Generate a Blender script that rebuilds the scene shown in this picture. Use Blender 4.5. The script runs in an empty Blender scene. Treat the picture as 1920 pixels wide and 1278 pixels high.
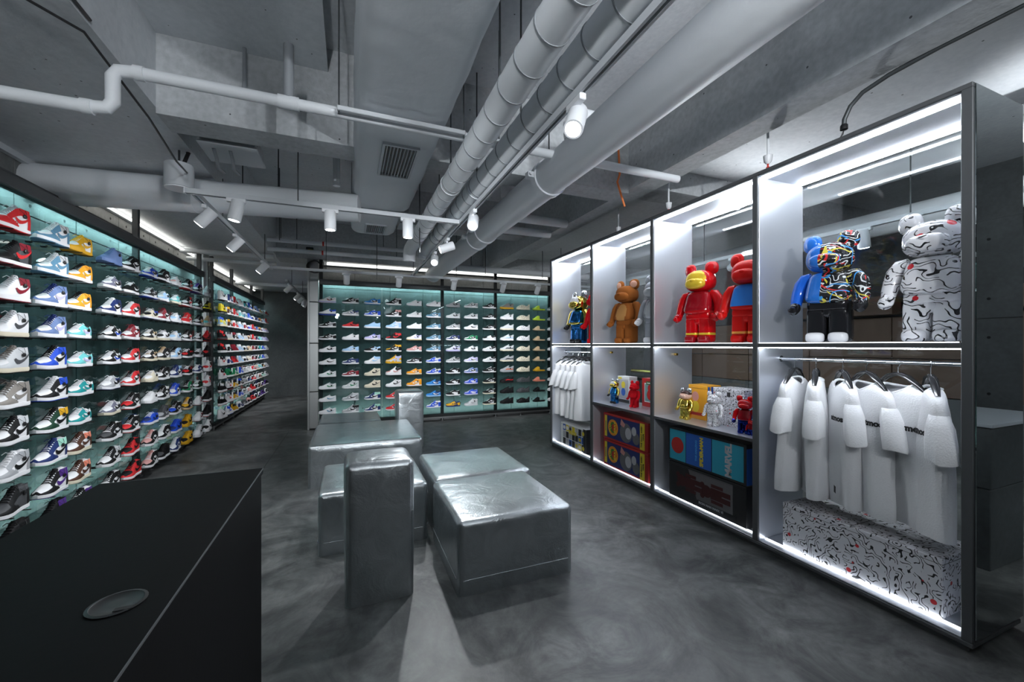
import bpy, bmesh, math, random
from mathutils import Vector, Matrix, Euler
PI = math.pi
R = math.radians
random.seed(7)
S = bpy.context.scene
COL = S.collection
# ------------------------------------------------------------------ camera, world, exposure
cam = bpy.data.cameras.new('camera')
cam.sensor_width = 36.0
cam.lens = 760.0 / 1920.0 * 36.0
cam.shift_y = 7.0 / 1920.0
cam.clip_start = 0.02
co = bpy.data.objects.new('camera', cam)
COL.objects.link(co)
co.location = (0, 0, 1.4)
co.rotation_euler = (PI / 2, 0, -math.atan(306 / 760.0))
S.camera = co
w = bpy.data.worlds.new('world')
w.use_nodes = True
w.node_tree.nodes['Background'].inputs[0].default_value = (0.62, 0.72, 0.85, 1)
w.node_tree.nodes['Background'].inputs[1].default_value = 0.05
S.world = w
S.view_settings.view_transform = 'Standard'
S.view_settings.look = 'None'
S.view_settings.gamma = 1
S.view_settings.use_curve_mapping = False
S.view_settings.exposure = -0.18
SPOT_W = 48.0          # watts of an ordinary track spotlight
STRIP_CAB = 78.0       # radiance of the cabinet strips
STRIP_WALL = 80.0      # radiance of the strips behind the shoe walls
STRIP_SLOT = 6.5       # radiance of the ceiling slot strips


# ------------------------------------------------------------------ mesh helpers
class MB:
    def __init__(s):
        s.v, s.f, s.m = [], [], []

    def add(s, vs, fs, mi=0):
        o = len(s.v)
        s.v += [tuple(p) for p in vs]
        s.f += [tuple(i + o for i in f) for f in fs]
        s.m += [mi] * len(fs)
        return s

    def box(s, x0, y0, z0, x1, y1, z1, mi=0):
        vs = [(x, y, z) for x in (x0, x1) for y in (y0, y1) for z in (z0, z1)]
        return s.add(vs, [(0, 1, 3, 2), (4, 6, 7, 5), (0, 4, 5, 1), (2, 3, 7, 6), (0, 2, 6, 4), (1, 5, 7, 3)], mi)

    def rbox(s, x0, y0, z0, x1, y1, z1, r, seg=3, mi=0, puff=0.0):
        bm = bmesh.new()
        bmesh.ops.create_cube(bm, size=1)
        cx, cy, cz = (x0 + x1) / 2, (y0 + y1) / 2, (z0 + z1) / 2
        for v in bm.verts:
            v.co = (cx + v.co.x * (x1 - x0), cy + v.co.y * (y1 - y0), cz + v.co.z * (z1 - z0))
        bmesh.ops.bevel(bm, geom=list(bm.edges), offset=r, segments=seg, profile=.5, affect='EDGES')
        bm.verts.index_update()
        s.add([v.co for v in bm.verts], [[v.index for v in f.verts] for f in bm.faces], mi)
        bm.free()
        return s

    def tube(s, pts, r, n=10, mi=0, caps=True, sy=1.0):
        pts = [Vector(p) for p in pts]
        rs = r if isinstance(r, (list, tuple)) else [r] * len(pts)
        vs, fs = [], []
        prev = None
        for i, p in enumerate(pts):
            t = (pts[min(i + 1, len(pts) - 1)] - pts[max(i - 1, 0)]).normalized()
            if prev is None:
                a = Vector((0, 0, 1)) if abs(t.z) < .9 else Vector((1, 0, 0))
                u = t.cross(a).normalized()
            else:
                u = (prev - t * prev.dot(t)).normalized()
            prev = u
            q = t.cross(u)
            for k in range(n):
                an = 2 * PI * k / n
                vs.append(p + (u * math.cos(an) + q * math.sin(an) * sy) * rs[i])
        for i in range(len(pts) - 1):
            for k in range(n):
                a, b = i * n + k, i * n + (k + 1) % n
                fs.append((a, b, b + n, a + n))
        if caps:
            fs.append(tuple(reversed(range(n))))
            fs.append(tuple(range((len(pts) - 1) * n, len(pts) * n)))
        return s.add(vs, fs, mi)

    def lathe(s, prof, n=20, c=(0, 0, 0), mi=0):
        vs, fs = [], []
        for (r, z) in prof:
            for k in range(n):
                a = 2 * PI * k / n
                vs.append((c[0] + r * math.cos(a), c[1] + r * math.sin(a), c[2] + z))
        for i in range(len(prof) - 1):
            for k in range(n):
                a, b = i * n + k, i * n + (k + 1) % n
                fs.append((a, b, b + n, a + n))
        fs.append(tuple(reversed(range(n))))
        fs.append(tuple(range((len(prof) - 1) * n, len(prof) * n)))
        return s.add(vs, fs, mi)

    def sell(s, c, r, e=(1, 1), nu=24, nv=14, mi=0, fn=None):
        def pw(a, p):
            return math.copysign(abs(a) ** p, a)
        vs, fs = [], []
        for i in range(nv + 1):
            ph = -PI / 2 + PI * i / nv
            for k in range(nu):
                th = 2 * PI * k / nu
                q = Vector((r[0] * pw(math.cos(ph), e[1]) * pw(math.cos(th), e[0]),
                            r[1] * pw(math.cos(ph), e[1]) * pw(math.sin(th), e[0]), r[2] * pw(math.sin(ph), e[1])))
                if fn:
                    q = fn(q)
                vs.append(q + Vector(c))
        for i in range(nv):
            for k in range(nu):
                a, b = i * nu + k, i * nu + (k + 1) % nu
                fs.append((a, b, b + nu, a + nu))
        return s.add(vs, fs, mi)

    def prism(s, poly, z0, z1, mi=0):
        n = len(poly)
        vs = [(x, y, z0) for x, y in poly] + [(x, y, z1) for x, y in poly]
        fs = [tuple(reversed(range(n))), tuple(range(n, 2 * n))]
        fs += [(i, (i + 1) % n, (i + 1) % n + n, i + n) for i in range(n)]
        return s.add(vs, fs, mi)

    def xf(s, M):
        s.v = [tuple(M @ Vector(p)) for p in s.v]
        return s

    def mesh(s, name, mats=None, smooth=True, auto=True):
        me = bpy.data.meshes.new(name)
        me.from_pydata(s.v, [], s.f)
        bm = bmesh.new()
        bm.from_mesh(me)
        for i, f in enumerate(bm.faces):
            f.material_index = s.m[i]
            f.smooth = smooth
        bmesh.ops.remove_doubles(bm, verts=bm.verts, dist=1e-6)
        bmesh.ops.recalc_face_normals(bm, faces=bm.faces)
        if smooth and auto:
            for e in bm.edges:
                if len(e.link_faces) == 2 and e.calc_face_angle(0) > R(38):
                    e.smooth = False
        bm.to_mesh(me)
        bm.free()
        for m in (mats if isinstance(mats, (list, tuple)) else [mats] if mats else []):
            me.materials.append(m)
        return me

    def build(s, name, mats, parent=None, smooth=True, loc=None, rot=None):
        return put(name, s.mesh(name, mats, smooth), parent, loc, rot)


def put(name, me, parent=None, loc=None, rot=None, mats=None):
    o = bpy.data.objects.new(name, me)
    COL.objects.link(o)
    if parent:
        o.parent = parent
    if loc is not None:
        o.location = loc
    if rot is not None:
        o.rotation_euler = rot
    if mats:
        for i, m in enumerate(mats):
            if i < len(o.material_slots):
                o.material_slots[i].link = 'OBJECT'
                o.material_slots[i].material = m
    return o


def tag(o, label=None, cat=None, group=None, kind=None):
    if label:
        o['label'] = label
    if cat:
        o['category'] = cat
    if group:
        o['group'] = group
    if kind:
        o['kind'] = kind
    return o


def thing(name, loc, label, cat, group=None, rotz=0.0, rot=None, scale=1.0):
    o = bpy.data.objects.new(name, None)
    o.empty_display_size = .05
    COL.objects.link(o)
    o.location = loc
    o.rotation_euler = rot if rot is not None else (0, 0, rotz)
    o.scale = (scale,) * 3
    return tag(o, label, cat, group)




def text_mesh(body, size, bold=0.0, shear=0.0, depth=.001, align='CENTER', spacing=1.0):
    cu = bpy.data.curves.new('lettering', 'FONT')
    cu.body = body
    cu.size = size
    cu.offset = bold
    cu.shear = shear
    cu.extrude = depth
    cu.align_x = align
    cu.align_y = 'CENTER'
    cu.space_character = spacing
    cu.resolution_u = 3
    ob = bpy.data.objects.new('lettering', cu)
    COL.objects.link(ob)
    bpy.context.view_layer.update()
    me = bpy.data.meshes.new_from_object(ob.evaluated_get(bpy.context.evaluated_depsgraph_get()))
    bpy.data.objects.remove(ob)
    bpy.data.curves.remove(cu)
    me.materials.clear()
    return me


# ------------------------------------------------------------------ materials
def nodes(m):
    return m.node_tree.nodes, m.node_tree.links


def mat(name, col, rough=.5, metal=0.0, bump=0.0, bscale=40.0, spec=.5, coat=0.0, emit=None, es=0.0, sheen=0.0):
    m = bpy.data.materials.new(name)
    m.use_nodes = True
    N, L = nodes(m)
    b = N['Principled BSDF']
    b.inputs['Base Color'].default_value = (*col, 1)
    b.inputs['Roughness'].default_value = rough
    b.inputs['Metallic'].default_value = metal
    b.inputs['Specular IOR Level'].default_value = spec
    b.inputs['Coat Weight'].default_value = coat
    b.inputs['Coat Roughness'].default_value = .06
    if sheen:
        b.inputs['Sheen Weight'].default_value = sheen
    if emit:
        b.inputs['Emission Color'].default_value = (*emit, 1)
        b.inputs['Emission Strength'].default_value = es
    if bump:
        t = N.new('ShaderNodeTexCoord')
        n = N.new('ShaderNodeTexNoise')
        n.inputs['Scale'].default_value = bscale
        n.inputs['Detail'].default_value = 4
        bp = N.new('ShaderNodeBump')
        bp.inputs['Strength'].default_value = bump
        bp.inputs['Distance'].default_value = .01
        L.new(t.outputs['Object'], n.inputs['Vector'])
        L.new(n.outputs['Fac'], bp.inputs['Height'])
        L.new(bp.outputs[0], b.inputs['Normal'])
    return m


def concrete(name, c0, c1, scale=1.2, rough=(.5, .7), bump=.25, pits=True, distort=1.5, fine=.35, stain=None):
    """mottled plaster or concrete in world-aligned object coordinates"""
    m = bpy.data.materials.new(name)
    m.use_nodes = True
    N, L = nodes(m)
    b = N['Principled BSDF']
    g = N.new('ShaderNodeNewGeometry')
    n1 = N.new('ShaderNodeTexNoise')
    n1.inputs['Scale'].default_value = scale
    n1.inputs['Detail'].default_value = 8
    n1.inputs['Roughness'].default_value = .62
    n1.inputs['Distortion'].default_value = distort
    L.new(g.outputs['Position'], n1.inputs['Vector'])
    cr = N.new('ShaderNodeValToRGB')
    cr.color_ramp.elements[0].position = .3
    cr.color_ramp.elements[1].position = .72
    cr.color_ramp.elements[0].color = (*c0, 1)
    cr.color_ramp.elements[1].color = (*c1, 1)
    L.new(n1.outputs['Fac'], cr.inputs['Fac'])
    out = cr.outputs['Color']
    n2 = N.new('ShaderNodeTexNoise')
    n2.inputs['Scale'].default_value = 28
    n2.inputs['Detail'].default_value = 6
    L.new(g.outputs['Position'], n2.inputs['Vector'])
    if fine:
        mx = N.new('ShaderNodeMix')
        mx.data_type = 'RGBA'
        mx.blend_type = 'OVERLAY'
        mx.inputs['Factor'].default_value = fine
        L.new(out, mx.inputs[6])
        L.new(n2.outputs['Fac'], mx.inputs[7])
        out = mx.outputs[2]
    if pits:
        vo = N.new('ShaderNodeTexVoronoi')
        vo.inputs['Scale'].default_value = 9
        L.new(g.outputs['Position'], vo.inputs['Vector'])
        lt = N.new('ShaderNodeMath')
        lt.operation = 'LESS_THAN'
        lt.inputs[1].default_value = .055
        L.new(vo.outputs['Distance'], lt.inputs[0])
        mx2 = N.new('ShaderNodeMix')
        mx2.data_type = 'RGBA'
        L.new(lt.outputs[0], mx2.inputs['Factor'])
        L.new(out, mx2.inputs[6])
        mx2.inputs[7].default_value = (c0[0] * .25, c0[1] * .25, c0[2] * .25, 1)
        out = mx2.outputs[2]
    L.new(out, b.inputs['Base Color'])
    mr = N.new('ShaderNodeMapRange')
    mr.inputs['To Min'].default_value = rough[0]
    mr.inputs['To Max'].default_value = rough[1]
    L.new(n1.outputs['Fac'], mr.inputs['Value'])
    L.new(mr.outputs[0], b.inputs['Roughness'])
    bp = N.new('ShaderNodeBump')
    bp.inputs['Strength'].default_value = bump
    bp.inputs['Distance'].default_value = .01
    L.new(n2.outputs['Fac'], bp.inputs['Height'])
    L.new(bp.outputs[0], b.inputs['Normal'])
    return m


def glass(name, tint, refl=1.0, ior=1.5, rough=0.0):
    m = bpy.data.materials.new(name)
    m.use_nodes = True
    N, L = nodes(m)
    N.remove(N['Principled BSDF'])
    tr = N.new('ShaderNodeBsdfTransparent')
    tr.inputs[0].default_value = (*tint, 1)
    gl = N.new('ShaderNodeBsdfGlossy')
    gl.inputs['Roughness'].default_value = rough
    gl.inputs['Color'].default_value = (refl, refl, refl, 1)
    lw = N.new('ShaderNodeLayerWeight')
    lw.inputs['Blend'].default_value = .5
    po = N.new('ShaderNodeMath')
    po.operation = 'POWER'
    po.inputs[1].default_value = 5.0
    L.new(lw.outputs['Facing'], po.inputs[0])
    fr = N.new('ShaderNodeMath')
    fr.operation = 'MULTIPLY_ADD'
    f0 = ((ior - 1) / (ior + 1)) ** 2
    fr.inputs[1].default_value = 1 - f0
    fr.inputs[2].default_value = f0
    L.new(po.outputs[0], fr.inputs[0])
    mx = N.new('ShaderNodeMixShader')
    L.new(fr.outputs[0], mx.inputs[0])
    L.new(tr.outputs[0], mx.inputs[1])
    L.new(gl.outputs[0], mx.inputs[2])
    L.new(mx.outputs[0], N['Material Output'].inputs[0])
    return m


def emis(name, col, s):
    m = bpy.data.materials.new(name)
    m.use_nodes = True
    N, L = nodes(m)
    N.remove(N['Principled BSDF'])
    e = N.new('ShaderNodeEmission')
    e.inputs[0].default_value = (*col, 1)
    e.inputs[1].default_value = s
    L.new(e.outputs[0], N['Material Output'].inputs[0])
    return m


def doodle(name, bg, inks, scale, rough=.25, width=.035, coat=.3, dots=None):
    """flat print: wandering ink lines (noise isolines) on a plain ground"""
    m = bpy.data.materials.new(name)
    m.use_nodes = True
    N, L = nodes(m)
    b = N['Principled BSDF']
    b.inputs['Roughness'].default_value = rough
    b.inputs['Coat Weight'].default_value = coat
    tc = N.new('ShaderNodeTexCoord')
    out = None
    for i, ink in enumerate(inks):
        mp = N.new('ShaderNodeMapping')
        mp.inputs['Location'].default_value = (i * 3.7, i * 1.3, i * 2.1)
        mp.inputs['Rotation'].default_value = (.7 + i, .5 + 1.3 * i, .9 * i)
        L.new(tc.outputs['Object'], mp.inputs['Vector'])
        wv = N.new('ShaderNodeTexWave')
        wv.wave_type = 'RINGS' if i == 0 else 'BANDS'
        wv.rings_direction = 'SPHERICAL'
        wv.inputs['Scale'].default_value = scale * (1.0 if i == 0 else .36)
        wv.inputs['Distortion'].default_value = 13.0 if i == 0 else 14.0
        wv.inputs['Detail'].default_value = .4
        wv.inputs['Detail Scale'].default_value = 2.1 if i == 0 else 2.2
        wv.inputs['Detail Roughness'].default_value = .4
        L.new(mp.outputs[0], wv.inputs['Vector'])
        lt = N.new('ShaderNodeMath')
        lt.operation = 'LESS_THAN'
        lt.inputs[1].default_value = width * (3.7 if i == 0 else 1.7)
        L.new(wv.outputs['Fac'], lt.inputs[0])
        # short breaks in the lines
        nb = N.new('ShaderNodeTexNoise')
        nb.inputs['Scale'].default_value = scale * 2.3
        nb.inputs['Detail'].default_value = 0
        L.new(mp.outputs[0], nb.inputs['Vector'])
        gt = N.new('ShaderNodeMath')
        gt.operation = 'GREATER_THAN'
        gt.inputs[1].default_value = .41
        L.new(nb.outputs['Fac'], gt.inputs[0])
        an = N.new('ShaderNodeMath')
        an.operation = 'MULTIPLY'
        L.new(lt.outputs[0], an.inputs[0])
        L.new(gt.outputs[0], an.inputs[1])
        mx = N.new('ShaderNodeMix')
        mx.data_type = 'RGBA'
        L.new(an.outputs[0], mx.inputs['Factor'])
        if out is None:
            mx.inputs[6].default_value = (*bg, 1)
        else:
            L.new(out, mx.inputs[6])
        mx.inputs[7].default_value = (*ink, 1)
        out = mx.outputs[2]
    if dots:
        vo = N.new('ShaderNodeTexVoronoi')
        vo.inputs['Scale'].default_value = scale * .75
        L.new(tc.outputs['Object'], vo.inputs['Vector'])
        lt = N.new('ShaderNodeMath')
        lt.operation = 'LESS_THAN'
        lt.inputs[1].default_value = .13
        L.new(vo.outputs['Distance'], lt.inputs[0])
        mx = N.new('ShaderNodeMix')
        mx.data_type = 'RGBA'
        L.new(lt.outputs[0], mx.inputs['Factor'])
        L.new(out, mx.inputs[6])
        mx.inputs[7].default_value = (*dots, 1)
        out = mx.outputs[2]
    L.new(out, b.inputs['Base Color'])
    return m


def floor_mat():
    m = concrete('polished_concrete_floor', (.036, .04, .042), (.16, .166, .166), .8, (.3, .55), .1, False, 2.2, .25)
    N, L = nodes(m)
    b = N['Principled BSDF']
    g = [n for n in N if n.bl_idname == 'ShaderNodeNewGeometry'][0]
    src = b.inputs['Base Color'].links[0].from_socket
    n = N.new('ShaderNodeTexNoise')
    n.inputs['Scale'].default_value = 2.3
    n.inputs['Detail'].default_value = 9
    n.inputs['Roughness'].default_value = .68
    n.inputs['Distortion'].default_value = 1.9
    L.new(g.outputs['Position'], n.inputs['Vector'])
    cr = N.new('ShaderNodeValToRGB')
    cr.color_ramp.elements[0].position = .36
    cr.color_ramp.elements[1].position = .66
    cr.color_ramp.elements[0].color = (.42, .42, .43, 1)
    cr.color_ramp.elements[1].color = (1.4, 1.39, 1.34, 1)
    L.new(n.outputs['Fac'], cr.inputs['Fac'])
    mx = N.new('ShaderNodeMix')
    mx.data_type = 'RGBA'
    mx.blend_type = 'MULTIPLY'
    mx.inputs['Factor'].default_value = 1.0
    L.new(src, mx.inputs[6])
    L.new(cr.outputs[0], mx.inputs[7])
    L.new(mx.outputs[2], b.inputs['Base Color'])
    return m


def leather():
    m = bpy.data.materials.new('silver_leather')
    m.use_nodes = True
    N, L = nodes(m)
    b = N['Principled BSDF']
    b.inputs['Metallic'].default_value = .92
    tc = N.new('ShaderNodeTexCoord')
    n = N.new('ShaderNodeTexNoise')
    n.inputs['Scale'].default_value = 7
    n.inputs['Detail'].default_value = 7
    n.inputs['Distortion'].default_value = 1.2
    L.new(tc.outputs['Object'], n.inputs['Vector'])
    n2 = N.new('ShaderNodeTexVoronoi')
    n2.inputs['Scale'].default_value = 70
    n2.feature = 'DISTANCE_TO_EDGE'
    L.new(tc.outputs['Object'], n2.inputs['Vector'])
    cr = N.new('ShaderNodeValToRGB')
    cr.color_ramp.elements[0].color = (.36, .39, .41, 1)
    cr.color_ramp.elements[1].color = (.62, .66, .68, 1)
    L.new(n.outputs['Fac'], cr.inputs['Fac'])
    L.new(cr.outputs[0], b.inputs['Base Color'])
    mr = N.new('ShaderNodeMapRange')
    mr.inputs['To Min'].default_value = .22
    mr.inputs['To Max'].default_value = .42
    L.new(n.outputs['Fac'], mr.inputs['Value'])
    L.new(mr.outputs[0], b.inputs['Roughness'])
    bp = N.new('ShaderNodeBump')
    bp.inputs['Strength'].default_value = .55
    bp.inputs['Distance'].default_value = .012
    L.new(n.outputs['Fac'], bp.inputs['Height'])
    bp2 = N.new('ShaderNodeBump')
    bp2.inputs['Strength'].default_value = .3
    bp2.inputs['Distance'].default_value = .002
    L.new(n2.outputs['Distance'], bp2.inputs['Height'])
    L.new(bp.outputs[0], bp2.inputs['Normal'])
    L.new(bp2.outputs[0], b.inputs['Normal'])
    return m


def split_mat(name, left, right, rough=.1, inks=()):
    """two-tone print: one colour for local x < 0, another for x > 0, ink lines on top"""
    m = doodle(name, right, inks, 9, rough, .03, .5)
    N, L = nodes(m)
    tc = [n for n in N if n.bl_idname == 'ShaderNodeTexCoord'][0]
    sx = N.new('ShaderNodeSeparateXYZ')
    L.new(tc.outputs['Object'], sx.inputs[0])
    lt = N.new('ShaderNodeMath')
    lt.operation = 'LESS_THAN'
    lt.inputs[1].default_value = -.02
    L.new(sx.outputs[0], lt.inputs[0])
    mx = N.new('ShaderNodeMix')
    mx.data_type = 'RGBA'
    L.new(lt.outputs[0], mx.inputs['Factor'])
    b = N['Principled BSDF']
    src = b.inputs['Base Color'].links[0].from_socket
    L.new(src, mx.inputs[6])
    mx.inputs[7].default_value = (*left, 1)
    L.new(mx.outputs[2], b.inputs['Base Color'])
    return m


M = {}
M['floor'] = floor_mat()
M['ceil'] = concrete('painted_white_ceiling', (.5, .525, .55), (.66, .69, .715), .7, (.7, .85), .22, True, .8, .22)
M['beam'] = concrete('painted_concrete_beam', (.38, .4, .415), (.53, .555, .575), .8, (.7, .85), .35, True, .8, .3)
M['wallc'] = concrete('fairface_concrete_panel', (.13, .138, .136), (.24, .25, .246), 1.6, (.5, .7), .1, False, 1.2, .3)
M['darkc'] = concrete('dark_concrete_wall', (.06, .068, .07), (.115, .125, .128), 1.3, (.5, .7), .1, False, 1.5, .3)
M['hole'] = mat('tie_hole_dark', (.01, .011, .012), .8)
M['frame'] = mat('dark_grey_steel', (.085, .09, .095), .5, .2)
M['blackst'] = mat('black_steel', (.012, .014, .015), .45, .3)
M['alu'] = mat('brushed_aluminium', (.74, .77, .83), .34, .78, .03, 90)
M['steel'] = mat('stainless_steel', (.3, .31, .31), .42, 1.0, .02, 30)
M['chrome'] = mat('chrome', (.8, .82, .85), .1, 1.0)
M['mirror'] = mat('dark_mirror', (.38, .42, .43), .012, 1.0)
M['paintw'] = mat('white_painted_metal', (.56, .59, .62), .5, 0, .05, 30)
M['duct'] = mat('white_wrapped_duct', (.7, .735, .77), .55, 0, .6, 7)
M['pipe'] = mat('white_painted_pipe', (.74, .77, .8), .5, 0, .1, 24)
M['seam'] = mat('grey_duct_seam', (.28, .3, .32), .5, .2)
M['rod'] = mat('threaded_rod', (.09, .1, .105), .5, .6)
M['black'] = mat('black_plastic', (.012, .012, .013), .4)
M['counter'] = mat('black_counter_laminate', (.005, .0052, .0056), .6, 0, .02, 60, .06)
M['cedge'] = mat('counter_edge_band', (.1, .105, .11), .4, .3)
M['white'] = mat('white_plastic', (.78, .8, .83), .4)
M['led'] = emis('led_strip_light', (.86, .92, 1), STRIP_CAB)
M['led3'] = emis('led_strip_shelf', (.86, .92, 1), STRIP_CAB * .8)
M['led2'] = emis('led_strip_dimmed', (.86, .92, 1), STRIP_CAB * .11)
M['ledwall'] = emis('led_wall_wash', (.72, .98, 1), STRIP_WALL)
M['ledlow'] = emis('led_wall_wash_low', (.8, .98, .94), STRIP_WALL * 1.3)
M['slot'] = emis('led_ceiling_slot', (1, .97, .9), STRIP_SLOT)
M['lens'] = emis('spot_lens', (.95, .97, 1), 28.0)
M['lensoff'] = mat('spot_lens_unlit', (.25, .26, .27), .3)
M['neon'] = emis('neon_tube_light', (.95, .97, 1), 5.0)
M['leather'] = leather()
M['glassw'] = glass('teal_display_glass', (.56, .68, .685), .9, 1.45)
M['glassc'] = glass('clear_cabinet_glass', (.92, .95, .955), .9, 1.42)
M['brown'] = mat('brown_wood_panel', (.13, .085, .06), .45, 0, .05, 20)
M['orange'] = mat('orange_cable', (.8, .2, .04), .5)
M['redband'] = mat('red_band', (.6, .03, .02), .5)
M['gold'] = mat('gold_metal', (.75, .5, .12), .25, 1.0)
M['shirt'] = mat('white_cotton', (.86, .87, .89), .85, 0, .25, 120, .2, 0, None, 0, .2)
M['ink'] = mat('black_print', (.01, .01, .012), .7)
M['card'] = mat('grey_card', (.3, .3, .3), .7)


# ------------------------------------------------------------------ the room
def room(name, bx, m, parent=None):
    mb = MB()
    for b in (bx if isinstance(bx, list) else [bx]):
        mb.box(*b)
    o = mb.build(name, m, parent, smooth=False)
    if not parent:
        o['kind'] = 'structure'
    return o


fl = room('floor', (-2.8, -2.6, -.12, 6.8, 13.2, 0), M['floor'])
jb = MB()
jb.box(-2.0, 7.46, -.001, -.6, 7.468, .0006)
jb.box(-.9, -2.3, -.001, -.894, 7.4, .0006)
jb.build('floor_joint', mat('floor_joint_dark', (.05, .05, .05), .6), fl, False)
wl = room('wall_left', (-2.6, -2.6, 0, -2.36, 13.2, 2.84), M['wallc'])
wb = room('wall_back', (-.6, 7.765, 0, 6.8, 7.95, 2.80), M['wallc'])
we = room('wall_end', (-2.6, 12.6, 0, -.3, 12.8, 2.84), M['darkc'])
wi = room('wall_inner', (-.62, 7.95, 0, -.45, 12.6, 3.5), M['darkc'])
wf = room('wall_front', (-2.6, -2.6, 0, 6.8, -2.4, 3.5), M['darkc'])
wr = room('wall_right', [(6.5, .9, 0, 6.7, 7.77, 3.5), (5.7, -2.4, 0, 5.9, .9, 3.5)], M['darkc'])
room('wall_side', (5.9, .8, 0, 6.5, .9, 3.5), M['darkc'])


def panels(parent, axis, pos, a0, a1, step, tiers, m, proud=.012):
    """cast concrete panels with open joints, each one a piece"""
    me = {}
    holes = MB()
    a = a0
    k = 0
    while a < a1 - .05:
        wd = min(step, a1 - a)
        for (z0, z1) in tiers:
            mb = MB()
            g = .004
            if axis == 'x':
                mb.rbox(pos - .01, a + g, z0 + g, pos + proud, a + wd - g, z1 - g, .003, 1)
            elif axis == 'y':
                mb.rbox(a + g, pos - proud, z0 + g, a + wd - g, pos + .01, z1 - g, .003, 1)
            else:
                mb.rbox(pos - proud, a + g, z0 + g, pos + .01, a + wd - g, z1 - g, .003, 1)
            mb.build('concrete_panel', m, parent, False)
            for fa in (.22, .78):
                for fz in (.2, .8):
                    c = (a + wd * fa, z0 + (z1 - z0) * fz)
                    mt = Matrix.Translation((pos + proud, c[0], c[1])) @ Matrix.Rotation(PI / 2, 4, 'Y')
                    if axis == 'y':
                        mt = Matrix.Translation((c[0], pos - proud, c[1])) @ Matrix.Rotation(PI / 2, 4, 'X')
                    if axis == '-x':
                        mt = Matrix.Translation((pos - proud, c[0], c[1])) @ Matrix.Rotation(-PI / 2, 4, 'Y')
                    h = MB().lathe([(.014, -.004), (.014, .0015), (.009, .0008)], 8)
                    h.xf(mt)
                    holes.add(h.v, h.f)
        a += wd
        k += 1
    ho = holes.build('tie_hole', M['hole'], parent, False)
    ho['kind'] = 'stuff'


panels(wl, 'x', -2.36, 2.0, 12.5, .75, [(0.0, 1.3), (1.3, 2.42), (2.42, 2.82)], M['wallc'])
panels(wb, 'y', 7.765, -.5, 5.0, .6, [(0.0, 1.3), (1.3, 2.38), (2.38, 2.76)], M['wallc'])
panels(wr, '-x', 5.7, -2.3, .8, 1.0, [(0, .75), (.75, 1.65), (1.65, 2.6)], M['darkc'])
room('baseboard_left', (-2.2, 2.0, 0, -2.12, 12.3, .062), M['steel'])
room('baseboard_back', (-.45, 7.55, 0, 5.0, 7.6, .07), M['steel'])

# ceiling: slab, dropped slab on the left, beams
room('ceiling', (-2.6, -2.6, 3.46, 6.8, 13.2, 3.66), M['ceil'])
room('ceiling_low_slab', (-2.6, -2.6, 2.845, -1.09, 13.2, 3.46), M['ceil'])
room('ceiling_corridor_slab', (-1.09, 7.95, 2.845, -.45, 13.2, 3.46), M['ceil'])
room('ceiling_right_slab', (2.62, -2.6, 3.12, 6.8, 7.77, 3.46), M['ceil'])
room('ceiling_board', (-1.09, -2.6, 3.30, -.135, 3.1, 3.335), M['ceil'])
room('cross_beam_1', (-1.09, 3.1, 2.81, 2.42, 3.34, 3.46), M['beam'])
room('cross_beam_2', (-1.09, 7.5, 2.82, 6.5, 7.95, 3.46), M['beam'])
room('cross_beam_3', (.62, 5.5, 3.0, 2.42, 5.8, 3.46), M['beam'])
room('cross_beam_5', (2.62, 3.1, 2.9, 6.5, 3.4, 3.12), M['beam'])
room('long_beam', (2.42, -2.6, 2.84, 2.64, 7.5, 3.46), M['beam'])
rg = random.Random(5)
rv, rf = [], []
for k in range(60):
    y = -.6 + k * .06
    xr = .72 + rg.uniform(-.03, .03) + .02 * math.sin(k * .5)
    rv += [(.56, y, 3.2 + rg.uniform(-.015, .015)), (.64 + rg.uniform(-.02, .02), y, 3.19 + rg.uniform(-.03, .03)), (xr, y, 3.24 + rg.uniform(-.03, .03)), (xr + rg.uniform(-.02, .02), y, 3.47), (.56, y, 3.47)]
for k in range(59):
    for q in range(5):
        rf.append((k * 5 + q, k * 5 + (q + 1) % 5, k * 5 + 5 + (q + 1) % 5, k * 5 + 5 + q))
rf += [(4, 3, 2, 1, 0), (295, 296, 297, 298, 299)]
MB().add(rv, rf).build('broken_slab_edge', M['beam'], None, False)['kind'] = 'structure'
tr = room('trim_1', (-2.34, 2.0, 2.80, -2.30, 12.5, 2.845), M['paintw'])
room('trim_2', (-.4, 7.7, 2.775, 5.0, 7.74, 2.82), M['paintw'])


def led(parent, x0, y0, z0, x1, y1, z1, m, name='led_strip'):
    return MB().box(x0, y0, z0, x1, y1, z1).build(name, m, parent, False)


led(wl, -2.27, 4.75, 2.79, -2.245, 12.2, 2.805, M['slot'], 'ceiling_slot_light')
led(wb, -.35, 7.66, 2.785, 4.6, 7.69, 2.80, M['slot'], 'ceiling_slot_light')

# ------------------------------------------------------------------ glass shoe displays
knob_me = None


def peg_mesh():
    mb = MB()
    mb.tube([(0, 0, 0), (.15, 0, 0)], .0035, 6)
    mb.tube([(-.002, 0, 0), (.028, 0, 0)], .011, 8)
    return mb.mesh('shelf_peg', [M['black']])


PEG = peg_mesh()
GL = -2.07      # glass plane of the side displays
GB = 7.45       # glass plane of the back display


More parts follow.
